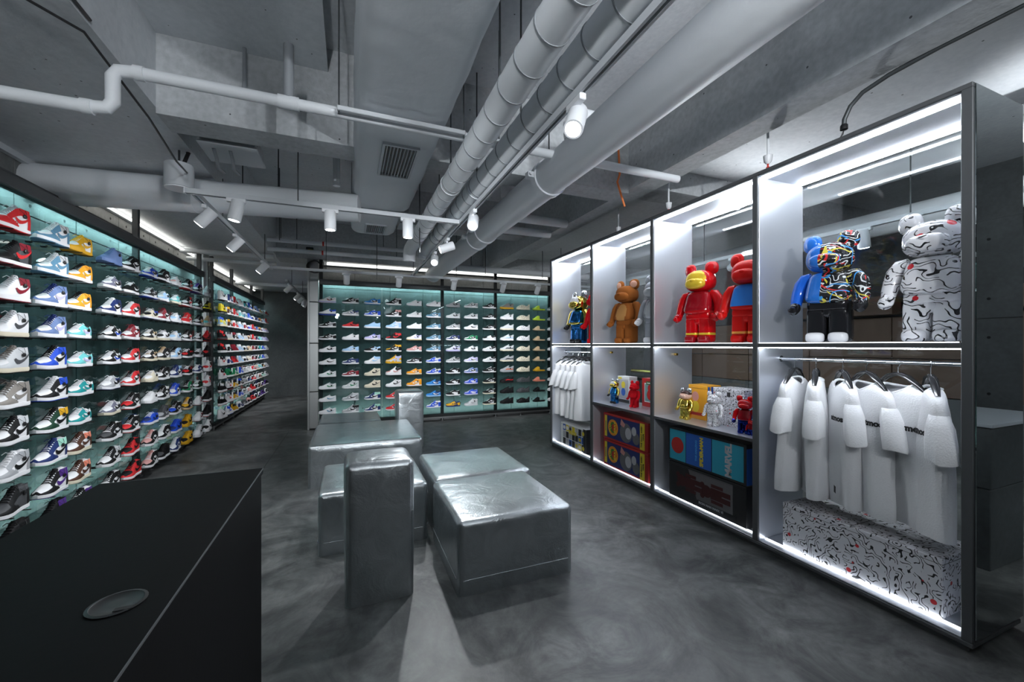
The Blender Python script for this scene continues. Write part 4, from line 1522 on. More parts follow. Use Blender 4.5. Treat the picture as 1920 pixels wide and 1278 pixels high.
SB = ['Lwwwwmwvw Lwwwbwwnb Lwkwwkkww Lwkwwkkww LwwwwkGww LwwwwkGww LwwwwFGww LwwwwFGww LwwwwsGww LwwwwsGww',
      'Lwkkgkkww Lwgwnngww Lrrrkkrww Lwwwwwwww Lwllllwww Lwnwnnwww LwmwmmGww MwGwGFwww MwgwGkGww MwgwkkGww',
      'LwBBBkkwB Lwbwbnwww Llllllvww Lwvvvnbww Lwkkllkww Mwwwlllww Meeeekeee Meeeekeee Mwnwiknww Mwnwiknww',
      'Mwkkwkkww Mwkkpkkww Mwllwlwww Mkkrrrrww Mwkyykyww RGyyvvyyy RwwpkpwwG Mwwwwkwww Mwrrrkrww Mwrrkkkww',
      'Lwwwwwwww Lwwwwwwww Lwwwwwwww Lwwevvwey Lwpppppww Lwkwkkkww Lwoooooeo Mwooooowo - -',
      'Lwwwwwwww Lwsssswww Lwsssswww Lwsssswww Lwsssswww LwbwGbGww LwbwGbGww LnBBnwBlB LnBBnwBlB Mwbwwbbwb',
      'Lggggkggg LGGGGkGGG LwgGgkgww Lwnwnkdww LvGGvkGvv LGgGdkgww Lwkkkwkww Lwkkkwkww Lwkkkwkww Lnyynynnn',
      'LwgGwkgww LGGwGkGww LGwGGkGww LwFwFkFww LGwgGkgww Lwvwvkgww Lwxwxkxvw Lvbvbwbvw Lvbvbwbvw MGGgGgGGG',
      'Lwkkkkkww Lwkkkkkww Lwkkkkkww LwGkkwkww LwGwkkkww LwGwkkkww Lwkkkkwwd Lwkkkkkee Lwkkkkkee Mwkkkkkee',
      'Ka...a.yy Kw...w.ww KG...G.ee KG...l.ww KG...k.ee Kg...k.ee Kg...O.gg Kk...r.kk Kk...k.kk Kk...k.kk',
      'Fe Fe Fw Fw Fe Fe Fe Fd Fd Fk',
      'Sq Sq Su Su Su Su Sy Sz Sk Sk',
      'Kd...k.GG Kg...g.GG Kw...w.ww Kw...w.ww Kw...w.ww Kw...w.ww Kw...w.ww KG...w.ww Kw...w.ww Kw...w.ww']

H1 = [3.697, 4.081, 4.395, 4.857, 5.224, 5.631, 5.957, 6.305, 6.70, 7.117, 7.51]
SX1 = -1.985
pegs1 = []
for c, y in enumerate(H1):
    for r_, code in enumerate(S1[c].split()):
        L = .285 if code[0] in 'LR' else .3
        z = 2.12 - .2235 * r_
        j = random.uniform(-.006, .006)
        shoe(code, (SX1 + j, y - L / 2, z), -PI / 2 + random.uniform(-.05, .05), L, r_, c, 'display by counter', 'sneakers on the side display beside the counter', 0)
        for q in (-.075, .075):
            put('shelf_peg', PEG, D1, (.0, y - L / 2 + q - 2.0, z - .0035))
T2 = [8.061, 8.463, 8.833, 9.24, 9.65, 10.0, 10.387, 10.754, 11.104, 11.48, 11.9]
pg = MB()
for r_ in range(10):
    for c, code in enumerate(S2[r_].split()):
        L = .3
        z = 2.14 - .2175 * r_
        shoe(code, (-1.965, T2[c] + L / 2 - .12, z), PI / 2 + random.uniform(-.05, .05), L, r_, c, 'farther side display', 'sneakers on the farther side display', 2)
        for q in (-.075, .075):
            pg.tube([(-.001, T2[c] + .03 + q - 7.95, z - .0035), (.15, T2[c] + .03 + q - 7.95, z - .0035)], .0035, 5)
pg.build('shelf_peg', M['black'], D2)['kind'] = 'stuff'
XB = [-.328, .026, .375, .725, 1.078, 1.422, 1.783, 2.127, 2.488, 2.848, 3.193, 3.541, 3.87]
pg = MB()
for c, x in enumerate(XB):
    for r_, code in enumerate(SB[c].split()):
        if code == '-':
            continue
        L = .275 if code[0] in 'KF' else .262
        z = 2.092 - .2035 * r_
        shoe(code, (x, 7.35, z), PI + random.uniform(-.06, .06), L, r_, c, 'back display', 'shoes on the back display', 1)
        for q in (-.065, .065):
            pg.tube([(x + q + .46, .0, z - .0035), (x + q + .46, -.13, z - .0035)], .0035, 5)
            pg.tube([(x + q + .46, .0, z - .0035), (x + q + .46, -.02, z - .0035)], .009, 6)
pg.build('shelf_peg', M['black'], D3)['kind'] = 'stuff'


# ------------------------------------------------------------------ toy bears
def gloss(name, col, rough=.12, metal=0.0, coat=.25):
    return mat(name, col, rough, metal, 0, 40, .25, coat)


BM = {'brown': mat('brown_flock', (.25, .075, .012), .9, 0, .2, 260, .2), 'tan': mat('tan_flock', (.45, .22, .07), .9, 0, .2, 260, .2),
      'pinkear': mat('pink_tan_ear', (.62, .34, .24), .8), 'red': gloss('gloss_red', (.46, .003, .006)), 'gold': gloss('gloss_yellow_gold', (.72, .5, .04), .18, .2),
      'dred': gloss('deep_red', (.26, .004, .01)), 'vred': mat('satin_red', (.6, .01, .008), .35, 0, 0, 40, .2), 'blue': mat('satin_blue', (.02, .22, .75), .3),
      'orange': mat('satin_orange', (.85, .36, .06), .4), 'fuzz': mat('red_fuzz', (.6, .008, .015), .95, 0, .9, 120, .1), 'cgold': gloss('chrome_gold', (.82, .62, .12), .1, 1.0, 0),
      'cblue': gloss('chrome_blue', (.03, .22, .6), .14, 1.0, 0), 'black': gloss('gloss_black', (.012, .012, .014), .1), 'grey': gloss('grey_gloss', (.33, .35, .38), .25),
      'lgrey': gloss('pale_grey_gloss', (.6, .62, .64), .25), 'white': gloss('gloss_white', (.8, .8, .82), .15), 'skin': mat('pale_pink_plastic', (.78, .5, .4), .35),
      'silver': gloss('chrome_silver', (.75, .77, .8), .1, 1.0, 0), 'hair': gloss('dark_brown_hair', (.04, .015, .01), .3),
      'doodle': doodle('white_with_black_squiggles', (.8, .8, .83), [(.012, .012, .014)], 9, .18, .034, .5, (.6, .02, .03)),
      'doodles': doodle('white_with_small_black_squiggles', (.8, .8, .83), [(.012, .012, .014)], 17, .3, .07, .3, (.6, .02, .03)),
      'night': split_mat('blue_and_black_scribble', (.02, .16, .6), (.012, .012, .014), .1, [(.75, .78, .8), (.6, .03, .03), (.7, .6, .08), (.05, .3, .7)]),
      'dark_blue': gloss('chrome_dark_blue', (.02, .04, .3), .15, 1.0, 0), 'blueglow': gloss('blue_gloss', (.015, .12, .6), .12)}


def bear(loc, rotz, sc, label, c, group='toy bear figures on the cabinet shelves'):
    """c: head, muzzle, ear, inner ear, torso, belly, hips, leg, foot, arm, hand (+ optional leg band, face patch)"""
    t = thing('toy_bear', loc, label, 'figure', group, rotz, None, sc)
    B = lambda k: BM[c[k]] if k in c else BM[c['base']]
    for s in (-1, 1):
        l = MB()
        l.sell((s * .059, .006, .112), (.055, .062, .108), (.45, .3), 24, 16).build('leg', B('leg'), t)
        f = MB().sell((s * .06, -.05, .03), (.05, .042, .033), (.75, .6), 20, 10)
        f.build('foot', B('foot'), t)
        if 'band' in c:
            MB().sell((s * .059, .006, .078), (.0562, .0632, .014), (.45, .1), 24, 4).build('leg_band', B('band'), t)
    MB().sell((0, .0, .232), (.112, .068, .034), (.5, .35), 28, 10).sell((0, -.012, .2), (.03, .05, .05), (.7, .7), 14, 8).build('hips', B('hips'), t)

    def torso(q):
        k = 1 - .16 * (q.z / .1)
        return Vector((q.x * (1 - .1 * (q.z / .1)), q.y * k - (.02 * max(0, .05 - q.z) / .1 if q.y < 0 else 0), q.z))
    MB().sell((0, .002, .345), (.112, .078, .1), (.6, .45), 30, 18, fn=torso).build('torso', B('torso'), t)
    def cut(src, k, test, name, m):
        mb = MB()
        mb.v = [tuple(Vector(v) * 1.0) for v in src.v]
        n = sum((Vector(v) for v in src.v), Vector()) / len(src.v)
        mb.v = [tuple(n + (Vector(v) - n) * k) for v in mb.v]
        mb.f = [f for f in src.f if test(sum((Vector(src.v[i]) for i in f), Vector()) / len(f))]
        mb.m = [0] * len(mb.f)
        mb.build(name, m, t)
    ts = MB().sell((0, .002, .345), (.112, .078, .1), (.6, .45), 60, 36, fn=torso)
    if 'belly' in c:
        cut(ts, 1.012, lambda q: q.y < 0 and (q.x / .066) ** 2 + ((q.z - .325) / .1) ** 2 < 1, 'belly_patch', B('belly'))
    if 'vest' in c:
        cut(ts, 1.012, lambda q: q.y < .005 and q.z > .275, 'chest_panel', B('vest'))
        MB().sell((0, .0, .262), (.114, .0705, .012), (.5, .2), 28, 4).build('belt', B('belt'), t)

    def head(q):
        return Vector((q.x * (1 + .05 * (-q.z / .1)), q.y, q.z))
    h = MB().sell((0, .008, .536), (.122, .104, .094), (.82, .78), 32, 20, fn=head).build('head', B('head'), t)
    if 'muzzle' in c or True:
        MB().sell((0, -.082, .507), (.087, .05, .047), (.85, .85), 26, 14).sell((0, -.125, .53), (.022, .016, .014), (1, 1), 12, 8).build('muzzle', B('muzzle') if 'muzzle' in c else B('head'), t)
    if 'face' in c:
        hs = MB().sell((0, .008, .536), (.122, .104, .094), (.82, .78), 64, 40, fn=head)
        cut(hs, 1.008, lambda q: q.y < -.01 and (q.x / .088) ** 2 + ((q.z - .545) / .078) ** 2 < 1, 'face_panel', B('face'))
    if 'hair' in c:
        MB().sell((0, .012, .562), (.126, .108, .075), (.82, .78), 26, 12, fn=lambda q: head(Vector((q.x, q.y, max(q.z, -.012 + .5 * max(0, -q.y - .05)))))).build('hood', B('hair'), t)
    for s in (-1, 1):
        e = MB().sell((0, 0, 0), (.056, .03, .056), (1, .8), 22, 14).xf(Matrix.Translation((s * .094, .015, .638)) @ Matrix.Rotation(s * .25, 4, 'Z'))
        eo = e.build('ear', B('ear') if 'ear' in c else B('head'), t)
        MB().sell((0, -.022, 0), (.04, .013, .04), (1, 1), 18, 8).xf(Matrix.Translation((s * .094, .015, .638)) @ Matrix.Rotation(s * .25, 4, 'Z')).build('inner_ear', B('inner') if 'inner' in c else (B('ear') if 'ear' in c else B('head')), eo)
        am = B('arm')
        if 'arm2' in c and s < 0:
            am = B('arm2')
        pts = [(s * .095, .002, .42), (s * .128, .004, .412), (s * .152, .002, .375), (s * .166, -.006, .325), (s * .172, -.022, .275), (s * .17, -.042, .24)]
        ar = MB().tube(pts, [.03, .037, .039, .036, .032, .028], 18, sy=1.1).build('arm', am, t)
        hp = [(s * .17, -.042, .24), (s * .172, -.056, .222), (s * .172, -.078, .208), (s * .168, -.098, .212), (s * .164, -.104, .228)]
        hd = MB().tube(hp, [.029, .034, .032, .026, .012], 16).sell((s * .148, -.07, .235), (.013, .02, .016), (1, 1), 10, 8)
        hd.build('hand', B('hand') if 'hand' in c else am, ar)
    return t


ZU = 1.4155
fr = -PI / 2
bear((2.83, 4.66, ZU), fr + .12, 1.0, 'large gold and blue chrome toy bear in the far end bay, upper shelf',
     dict(base='cgold', muzzle='cgold', ear='silver', torso='cgold', vest='cblue', belt='cblue', hips='cblue', leg='cblue', foot='black', arm='cgold', hand='black', face='lgrey'))
bear((2.84, 4.24, ZU), fr + .12, 1.0, 'large fuzzy red toy bear half hidden by the divider, beside the gold and blue bear', dict(base='fuzz', muzzle='fuzz'))
bear((2.83, 3.66, ZU), fr + .22, 1.0, 'large brown velvety toy bear with a tan belly on the upper shelf',
     dict(base='brown', muzzle='brown', inner='pinkear', belly='tan', hips='brown'))
bear((2.86, 3.225, ZU), fr + .2, 1.0, 'large grey and white toy bear half hidden by the divider, beside the brown bear',
     dict(base='grey', muzzle='lgrey', belly='lgrey', hand='white', foot='white'))
bear((2.83, 2.655, ZU), fr + .25, 1.0, 'large glossy red toy bear with a yellow gold face on the upper shelf',
     dict(base='red', muzzle='gold', face='gold', vest='dred', belt='red', band='gold', foot='dred'))
bear((2.83, 2.19, ZU), fr + .25, 1.0, 'large red toy bear with a blue chest panel and orange leg bands',
     dict(base='vred', vest='blue', belt='grey', band='orange'))
bear((2.83, 1.635, ZU), fr + .22, 1.0, 'large toy bear split blue and black with coloured scribbles, white feet',
     dict(base='night', hips='black', leg='black', foot='white', hand='black', arm='night', arm2='blueglow'))
bear((2.83, 1.14, ZU), fr + .1, 1.0, 'large white toy bear covered in black squiggles with red dots', dict(base='doodle'))
ZL = .7455
bear((2.755, 3.775, ZL), fr + .1, .4, 'small gold and blue chrome toy bear on the lower shelf',
     dict(base='cgold', torso='cblue', hips='cblue', leg='cblue', foot='black', arm='cgold', hand='black', face='lgrey', ear='silver'))
bear((2.775, 3.46, ZL), fr + .1, .4, 'small fuzzy red toy bear standing on the lower shelf before the red box', dict(base='fuzz'))
bear((2.745, 2.735, ZL), fr + .05, .4, 'small gold chrome toy bear with a pale pink face before the orange box',
     dict(base='cgold', muzzle='skin', face='skin', hair='hair', head='skin', ear='silver'))
bear((2.735, 2.43, ZL), fr + .2, .4, 'small white toy bear with dense black squiggles before the squiggle box', dict(base='doodles'))
bear((2.715, 2.135, ZL), fr + .4, .4, 'small red and dark blue chrome toy bear at the end of the lower shelf',
     dict(base='red', torso='dred', hips='dark_blue', leg='dark_blue', arm='red', hand='dark_blue', foot='dark_blue'))
bear((2.7, 2.075, ZL), fr + .3, .17, 'tiny red and blue toy bear at the feet of the red and dark blue one',
     dict(base='red', torso='dred', hips='dark_blue', leg='dark_blue', foot='dark_blue'))

# ------------------------------------------------------------------ boxes
PR = {k: mat('print_' + k, v, .45) for k, v in dict(red=(.4, .015, .012), blue=(.012, .022, .13), yellow=(.7, .55, .03), orange=(.7, .25, .02), green=(.04, .16, .03),
      grey=(.12, .12, .125), lgrey=(.42, .42, .44), pink=(.55, .25, .22), cyan=(.02, .3, .42), mid=(.015, .1, .42), black=(.012, .012, .013), white=(.8, .8, .8), dred=(.05, .006, .006),
      skyblue=(.05, .3, .65), amber=(.72, .33, .02), smoke=(.12, .115, .12), teal=(.15, .32, .3)).items()}


def carton(name, loc, size, label, body, rotz=0.0, group=None, cat='box', lid=True):
    """box with its printed front towards -x (the aisle); origin at the base centre"""
    t = thing(name, loc, label, cat, group, rotz)
    dx, dy, h = size
    MB().rbox(-dx / 2, -dy / 2, 0, dx / 2, dy / 2, h, .004, 2).build('carton', body, t, False)
    if lid:
        e = .0012
        MB().box(-dx / 2 - e, -dy / 2 - e, h - .028, dx / 2 + e, dy / 2 + e, h - .0265).build('lid_line', M['ink'], t, False)
    return t


def flat(t, name, poly, x, m, th=.0012):
    """flat print on the face looking towards -x: poly in (y, z)"""
    mb = MB().prism([(a, b) for a, b in poly], 0, th)
    mb.v = [(x - p[2], p[0], p[1]) for p in mb.v]
    return mb.build(name, m, t, False)


def rect(y0, z0, y1, z1):
    return [(y0, z0), (y1, z0), (y1, z1), (y0, z1)]


def disc(cy, cz, r, n=28, sy=1.0, a0=0.0, a1=2 * PI):
    return [(cy + r * sy * math.cos(a0 + (a1 - a0) * k / n), cz + r * math.sin(a0 + (a1 - a0) * k / n)) for k in range(n if a1 - a0 > 6.2 else n + 1)]


def lettering(t, name, body, size, m, loc, turn=0.0, bold=0.0, shear=0.0, face='-x', spacing=1.0):
    """raised print; turn rotates it in the plane of the face"""
    me = text_mesh(body, size, bold, shear, .0008, spacing=spacing)
    me.materials.append(m)
    # text lies in xy facing +z -> make it face -x with reading direction along -y
    q = {'-x': Matrix(((0, 0, -1), (-1, 0, 0), (0, 1, 0))), '-y': Matrix(((1, 0, 0), (0, 0, -1), (0, 1, 0)))}[face].to_4x4()
    mt = q @ Matrix.Rotation(turn, 4, 'Z')
    o = put(name, me, t)
    o.matrix_local = Matrix.Translation(loc) @ mt
    return o


# far end bay: white box of yellow and black pictures
t = carton('figure_box', (2.84, 4.55, .061), (.33, .62, .3), 'white box with yellow, blue and black print in the far end bay', PR['white'])
rnd = random.Random(3)
for i in range(7):
    for j in range(3):
        y, z = -.29 + i * .078, .02 + j * .09
        m = PR[rnd.choice(['yellow', 'black', 'mid', 'lgrey', 'yellow', 'black'])]
        flat(t, 'printed_block', rect(y + .004, z, y + .072, z + .082), -.165, m)
        if rnd.random() < .7:
            flat(t, 'printed_roundel', disc(y + .038, z + .04, .026, 18), -.1662, PR[rnd.choice(['yellow', 'white', 'black'])], .001)
lettering(t, 'lettering', 'BELLO!', .06, PR['yellow'], (-.1685, .0, .2), 0, .003)
MB().box(-.164, -.3115, .0, .164, -.3105, .3).build('end_label', PR['black'], t, False)
lettering(t, 'lettering', 'BE@RBRICK', .035, PR['white'], (0, -.3125, .15), PI / 2, .001, 0, '-y')
flat(t, 'black_end_panel', rect(-.31, 0, -.25, .3), -.1652, PR['black'])

# two red boxes
for k, zb in enumerate((.061, .354)):
    t = carton('figure_box', (2.84, 3.493, zb), (.34, .735, .287), ['lower', 'upper'][k] + ' of two red boxes with a dark blue picture panel', PR['red'], 0, 'red picture boxes')
    x = -.17
    flat(t, 'picture_panel', rect(-.31, .022, .342, .265), x, PR['blue'])
    flat(t, 'yellow_band', rect(.30, .03, .342, .262), x - .0013, PR['yellow'])
    flat(t, 'band_mark', rect(.316, .09, .326, .2), x - .0026, PR['blue'], .0008)
    flat(t, 'yellow_band', rect(-.32, .012, -.25, .272), x - .0013, PR['yellow'])
    flat(t, 'orange_roundel', disc(.19, .145, .088), x - .0013, PR['orange'])
    flat(t, 'green_roundel', disc(.19, .145, .06), x - .0026, PR['green'], .0008)
    flat(t, 'red_half', disc(.19, .145, .06, 20, 1, -PI / 2, PI / 2)[::-1] if False else disc(.168, .145, .042), x - .0035, PR['red'], .0008)
    lettering(t, 'lettering', 'TOM', .05, PR['yellow'], (x - .005, .235, .14), PI / 2, .001)
    lettering(t, 'lettering', 'JERRY', .05, PR['yellow'], (x - .005, .15, .15), PI / 2, .001)
    # plain grey and pink shapes in place of the drawn figures
    flat(t, 'grey_shape', disc(-.03, .13, .1, 26, 1.0), x - .0016, PR['grey'], .0008)
    flat(t, 'pink_shape', [(.06, .2), (.045, .265), (-.02, .215), (.0, .18)], x - .0026, PR['pink'], .0008)
    flat(t, 'pale_shape', disc(-.07, .13, .06, 22, .8), x - .0026, PR['lgrey'], .0008)
    flat(t, 'pale_shape', disc(-.16, .17, .045, 22, .8), x - .0026, PR['lgrey'], .0008)
    flat(t, 'grey_shape', disc(-.19, .1, .06, 22, .9), x - .0018, PR['grey'], .0008)
    lettering(t, 'lettering', 'THE GIANT SIZED', .026, PR['black'], (x - .0035, -.275, .14), PI / 2, .0006)
    lettering(t, 'lettering', '1000%', .026, PR['black'], (x - .0035, -.302, .14), PI / 2, .0006)
    MB().box(-.1, -.369, .02, .1, -.3672, .2).build('end_panel', PR['dred'], t, False)

# two dark boxes of the next bay
t = carton('figure_box', (2.84, 2.47, .372), (.34, .765, .3), 'blue and teal box with big letters, on top of the black box', PR['black'], 0, None)
x = -.17
flat(t, 'teal_panel', rect(.19, .02, .37, .28), x, PR['cyan'])
flat(t, 'blue_panel', rect(-.075, .02, .183, .28), x, PR['mid'])
flat(t, 'teal_panel', rect(-.36, .02, -.083, .28), x, PR['cyan'])
flat(t, 'red_shape', disc(.28, .15, .07, 26), x - .0013, PR['red'])
lettering(t, 'lettering', 'MARVEL', .078, PR['lgrey'], (x - .0015, -.235, .15), PI / 2, .0035, 0, spacing=.86)
lettering(t, 'lettering', 'SPIDER-MAN', .046, PR['yellow'], (x - .0015, .02, .15), PI / 2, .0022, 0, spacing=.9)
lettering(t, 'lettering', 'THE AMAZING', .026, PR['skyblue'], (x - .0015, .075, .15), PI / 2, .001, 0)
MB().box(-.168, -.3842, .006, .168, -.3822, .27).build('end_panel', PR['mid'], t, False)
t = carton('figure_box', (2.84, 2.47, .061), (.34, .765, .305), 'black box with a smoky grey picture, under the blue and teal box', PR['black'], 0, None)
flat(t, 'picture_panel', rect(-.27, .035, .33, .285), x, PR['smoke'])
flat(t, 'dark_corner', [(.33, .035), (.33, .285), (.16, .285), (.06, .035)], x - .0013, PR['black'])
flat(t, 'lower_band', [(-.3, .03), (.09, .03), (.06, .062), (-.3, .062)], x - .0016, PR['black'])


def silhouette(t, cy, cz, s, m, x):
    """lying bear outline, head towards +y"""
    parts = [disc(cy, cz, .045 * s, 20), disc(cy + .038 * s, cz + .04 * s, .02 * s, 14), disc(cy + .038 * s, cz - .04 * s, .02 * s, 14),
             rect(cy - .13 * s, cz - .04 * s, cy - .035 * s, cz + .04 * s), rect(cy - .2 * s, cz - .04 * s, cy - .13 * s, cz - .005 * s),
             rect(cy - .2 * s, cz + .005 * s, cy - .13 * s, cz + .04 * s), rect(cy - .14 * s, cz + .045 * s, cy - .04 * s, cz + .068 * s), rect(cy - .14 * s, cz - .068 * s, cy - .04 * s, cz - .045 * s)]
    mb = MB()
    for i, p_ in enumerate(parts):
        q = MB().prism(p_, 0, .0008 + i * .00008)
        mb.add([(x - v[2], v[0], v[1]) for v in q.v], q.f)
    mb.build('bear_outline', m, t, False)


silhouette(t, .23, .17, 1.1, PR['dred'], x - .0028)
silhouette(t, -.03, .16, 1.1, PR['dred'], x - .0014)
lettering(t, 'lettering', 'IRON MAN MARK VI', .026, PR['lgrey'], (x - .0032, -.07, .046), 0, .0008)

# the long box covered in squiggles
DOO = doodle('box_white_with_black_squiggles', (.78, .78, .82), [(.012, .012, .014)], 13, .4, .04, .1, (.62, .03, .04))
t = carton('figure_box', (2.855, 1.44, .061), (.345, .785, .293), 'long white box with black squiggles and red dots under the hanging shirts', DOO)
MB().box(-.1735, -.001, .292, .1735, .001, .2945).build('lid_line', M['ink'], t, False)

# boxes on the lower shelf
t = carton('toy_box', (2.95, 3.8, ZL), (.11, .21, .295), 'white toy box with yellow and blue pictures behind the small gold and blue bear', PR['white'])
flat(t, 'picture_panel', rect(-.09, .04, .09, .26), -.055, PR['lgrey'])
flat(t, 'blue_shape', disc(.0, .12, .045, 20, .8), -.0562, PR['mid'])
flat(t, 'yellow_shape', disc(.0, .2, .038, 20, .9), -.0563, PR['yellow'])
flat(t, 'yellow_mark', rect(.03, .262, .09, .285), -.055, PR['yellow'])
flat(t, 'black_band', rect(-.104, .0, .104, .035), -.055, PR['black'])
t = carton('toy_box', (2.98, 3.36, ZL), (.13, .3, .3), 'red toy box with a pale window behind the small fuzzy red bear', PR['red'])
flat(t, 'window_frame', rect(-.1, .05, .11, .25), -.065, PR['white'])
flat(t, 'window', rect(-.09, .06, .1, .24), -.0662, PR['teal'])
flat(t, 'red_shape', disc(.02, .13, .055, 22, .9), -.0674, PR['red'])
flat(t, 'red_shape', disc(.02, .2, .04, 22, .9), -.0676, PR['red'])
flat(t, 'orange_mark', disc(-.08, .1, .02, 14), -.068, PR['orange'])
flat(t, 'sign', rect(-.04, .235, .08, .268), -.0677, PR['green'])
lettering(t, 'lettering', 'SESAME STREET', .0135, PR['white'], (-.0692, .02, .251), 0, .0002)
t = carton('toy_box', (2.93, 2.7, ZL), (.17, .2, .3), 'orange toy box with striped end behind the small gold bear', PR['amber'])
flat(t, 'yellow_shape', disc(.02, .11, .05, 22, .8), -.085, PR['yellow'])
flat(t, 'pale_shape', disc(.02, .2, .042, 22, .9), -.0862, PR['pink'])
flat(t, 'red_mark', rect(-.07, .035, .07, .06), -.085, PR['red'])
for k in range(4):
    MB().box(-.07 + k * .038, -.1016, .16, -.05 + k * .038, -.1, .29).build('blue_stripe', PR['mid'], t, False)
MB().box(-.08, -.1014, .03, .08, -.1, .12).build('blue_panel', PR['mid'], t, False)
DOS = doodle('small_box_white_with_black_squiggles', (.78, .78, .82), [(.012, .012, .014)], 24, .4, .06, .1, (.62, .03, .04))
t = carton('toy_box', (2.93, 2.375, ZL), (.2, .29, .3), 'white toy box with dense black squiggles behind the small squiggle bear', DOS)
flat(t, 'black_plate', rect(-.02, .235, .01, .27), -.1, PR['black'])
t = carton('toy_box', (2.99, 2.1, ZL), (.12, .2, .29), 'blue and red toy box half hidden at the end of the lower shelf', PR['mid'])
flat(t, 'red_shape', disc(0, .2, .05, 20), -.06, PR['red'])

# ------------------------------------------------------------------ shirts on hangers
HANG = mat('black_lacquered_hanger', (.014, .014, .015), .2, 0, 0, 40, .5, .5)


def hanger(loc, rotz, label, group):
    t = thing('hanger', loc, label, 'hanger', group, rotz)
    MB().tube([(-.012, 0, .004), (-.009, 0, .014), (0, 0, .0175), (.012, 0, .012), (.015, 0, 0), (.01, 0, -.014), (0, 0, -.022), (0, 0, -.06)], .0022, 8).build('hook', M['chrome'], t)
    vs = []
    mb = MB()
    pts = [(-.165, 0, -.155), (-.12, 0, -.118), (-.06, 0, -.075), (-.02, 0, -.062), (0, 0, -.06), (.02, 0, -.062), (.06, 0, -.075), (.12, 0, -.118), (.165, 0, -.155)]
    mb.tube(pts, [.010, .016, .019, .016, .014, .016, .019, .016, .010], 12, sy=.7)
    mb.build('arms', HANG, t)
    return t


def shirt(loc, rotz, seed, label, group, wdt=.21):
    rnd = random.Random(seed)
    t = thing('t_shirt', loc, label, 'shirt', group, rotz)
    p1, p2 = rnd.random() * 6, rnd.random() * 6
    nth = 44
    rows = [(-.118, .085, .036), (-.128, .11, .042), (-.145, .15, .044), (-.165, .185, .046), (-.19, wdt * .96, .048), (-.23, wdt, .055), (-.30, wdt * .98, .064), (-.40, wdt * .95, .068),
            (-.52, wdt * .95, .066), (-.66, wdt * .97, .062), (-.77, wdt * .99, .06), (-.85, wdt, .058), (-.855, wdt * .995, .056)]
    vs, fs = [], []
    for i, (z, a, b) in enumerate(rows):
        g = max(0, min(1, (-z - .25) / .4))
        for k in range(nth):
            th = 2 * PI * k / nth
            c, s = math.cos(th), math.sin(th)
            x = math.copysign(abs(c) ** .8, c) * a
            y = math.copysign(abs(s) ** .75, s) * b
            y += g * .016 * math.sin(x * 34 + p1 + z * 3) * (1 if s > 0 else .8) + g * .01 * math.sin(x * 17 + p2)
            x += g * .008 * math.sin(z * 9 + p2)
            zz = z
            if i < 4:        # neckline dips in front
                zz = z - (.05 if s < 0 else .012) * max(0, 1 - abs(x) / .085) ** .5 * (1 - i / 4)
            vs.append((x, y, zz))
    for i in range(len(rows) - 1):
        for k in range(nth):
            q, r_ = i * nth + k, i * nth + (k + 1) % nth
            fs.append((q, r_, r_ + nth, q + nth))
    MB().add(vs, fs).build('body', M['shirt'], t)
    cp = []
    for k in range(25):
        th = 2 * PI * k / 24
        c, s = math.cos(th), math.sin(th)
        x = math.copysign(abs(c) ** .8, c) * .086
        y = math.copysign(abs(s) ** .75, s) * .037
        cp.append((x, y, -.118 - (.05 if s < 0 else .012) * max(0, 1 - abs(x) / .085) ** .5))
    MB().tube(cp, .0075, 8, caps=False).build('collar', M['shirt'], t)
    for sg in (-1, 1):
        srows = [(0, wdt * .82, -.225, .02, .045), (.1, wdt * .9, -.245, .036, .056), (.35, wdt * .98, -.3, .05, .068), (.65, wdt * 1.05, -.375, .054, .078), (.97, wdt * 1.12, -.452, .052, .085), (1.0, wdt * 1.12, -.458, .05, .084)]
        n = 24
        v2, f2 = [], []
        for (q, cx, cz, b, a) in srows:
            for k in range(n):
                th = 2 * PI * k / n
                u = math.cos(th) * a
                y = math.copysign(abs(math.sin(th)) ** .8, math.sin(th)) * b + .008 * q * math.sin(th * 3 + p1 + sg)
                v2.append((sg * (cx + u * .72), y, cz - u * (.3 - .25 * q) + .006 * q * math.sin(th * 2 + p2)))
        for i in range(len(srows) - 1):
            for k in range(n):
                q, r_ = i * n + k, i * n + (k + 1) % n
                f2.append((q, r_, r_ + n, q + n))
        MB().add(v2, f2).build('sleeve', M['shirt'], t)
    return t


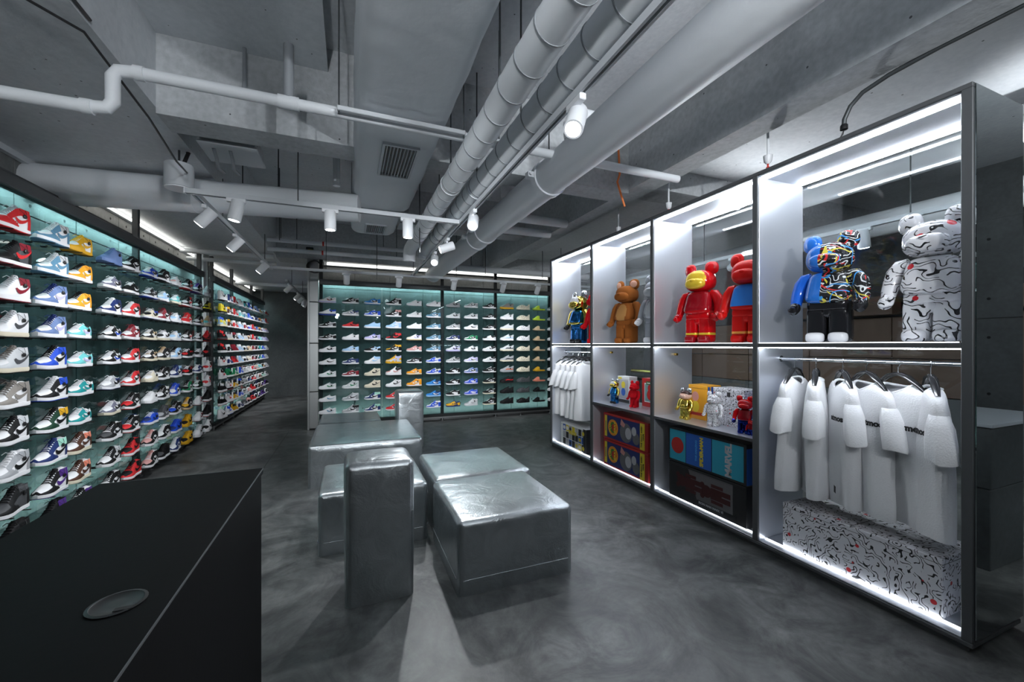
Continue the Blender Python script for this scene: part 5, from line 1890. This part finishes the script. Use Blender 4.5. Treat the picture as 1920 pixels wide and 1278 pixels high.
RX, RZ = 2.825, 1.302 + .0145
SH = [(1.846, .25, 'graphic'), (1.71, -2.65, ''), (1.557, -2.4, 'mos'), (1.434, -2.15, 'atmos'), (1.285, -2.0, 'atmos'), (1.15, -2.6, 'atmos')]
WH = ['first', 'second', 'third', 'fourth', 'fifth', 'sixth']
for i, (y, rz, pr) in enumerate(SH):
    lab = ['white T-shirt with a blue and black picture print, at the divider end of the rail', 'white T-shirt without visible print, second from the divider on the long rail',
           'white T-shirt with small black lettering, third from the divider', 'white T-shirt with small black lettering, fourth from the divider',
           'white T-shirt with small black lettering turned widest to the room, fifth from the divider', 'white T-shirt with small black lettering beside the mirror end, last on the rail'][i]
    hanger((RX, y, RZ - .018), rz, 'black hanger holding the %s shirt from the divider, near bay rail' % WH[i], 'hangers on the near rail')
    t = shirt((RX, y, RZ - .018), rz, i, lab, 'white shirts on the near rail')
    if pr == 'graphic':
        g = [(rect(-.06, -.5, .09, -.25), 'lgrey'), (disc(.0, -.36, .055), 'skyblue'), (disc(.03, -.44, .05), 'black'), (disc(.03, -.44, .038), 'lgrey'), (rect(-.03, -.33, .08, -.3), 'black'), (disc(.06, -.49, .018), 'orange'), (rect(-.05, -.56, .07, -.545), 'black')]
        for q, (pl, cm) in enumerate(g):
            mb = MB().prism(pl, 0, .0008)
            mb.v = [(p_[0], -.078 - q * .0009 - p_[2], p_[1]) for p_ in mb.v]
            mb.build('print', PR[cm], t, False)
    elif pr:
        me = text_mesh('atmos', .045, .0022, 0, .0004)
        me.materials.append(M['ink'])
        x0 = (0, 0, .13, .145, .14, .13)[i]
        for v in me.vertices:      # the print follows the curve of the chest
            x = x0 + v.co.x
            k = min(.97, abs(x) / .2)
            v.co = (x, -.067 * (1 - k ** 2.5) ** .375 - .0085 - v.co.z, -.335 + v.co.y)
        put('lettering', me, t)
    if i in (0, 2):
        MB().box(.12, -.0715, -.775, .155, -.0705, -.735).build('hem_label', M['ink'], t, False)
for i, y in enumerate((4.945, 4.80, 4.66, 4.54, 4.43)):
    hanger((RX, y, RZ - .018), -.3 + .05 * i, 'black hanger holding the %s shirt, far bay rail' % WH[i], 'hangers on the far rail')
    t = shirt((RX, y, RZ - .018), -.3 + .05 * i, 20 + i, 'white T-shirt hanging %s from the far end in the far bay' % WH[i], 'white shirts on the far rail', .185)
    if i < 2:
        for k, (cm, z) in enumerate((('pink', -.3), ('black', -.335))):
            MB().box(.02, -.0735, z - .02, .06, -.0725, z + .015).build('print', PR[cm], t, False)
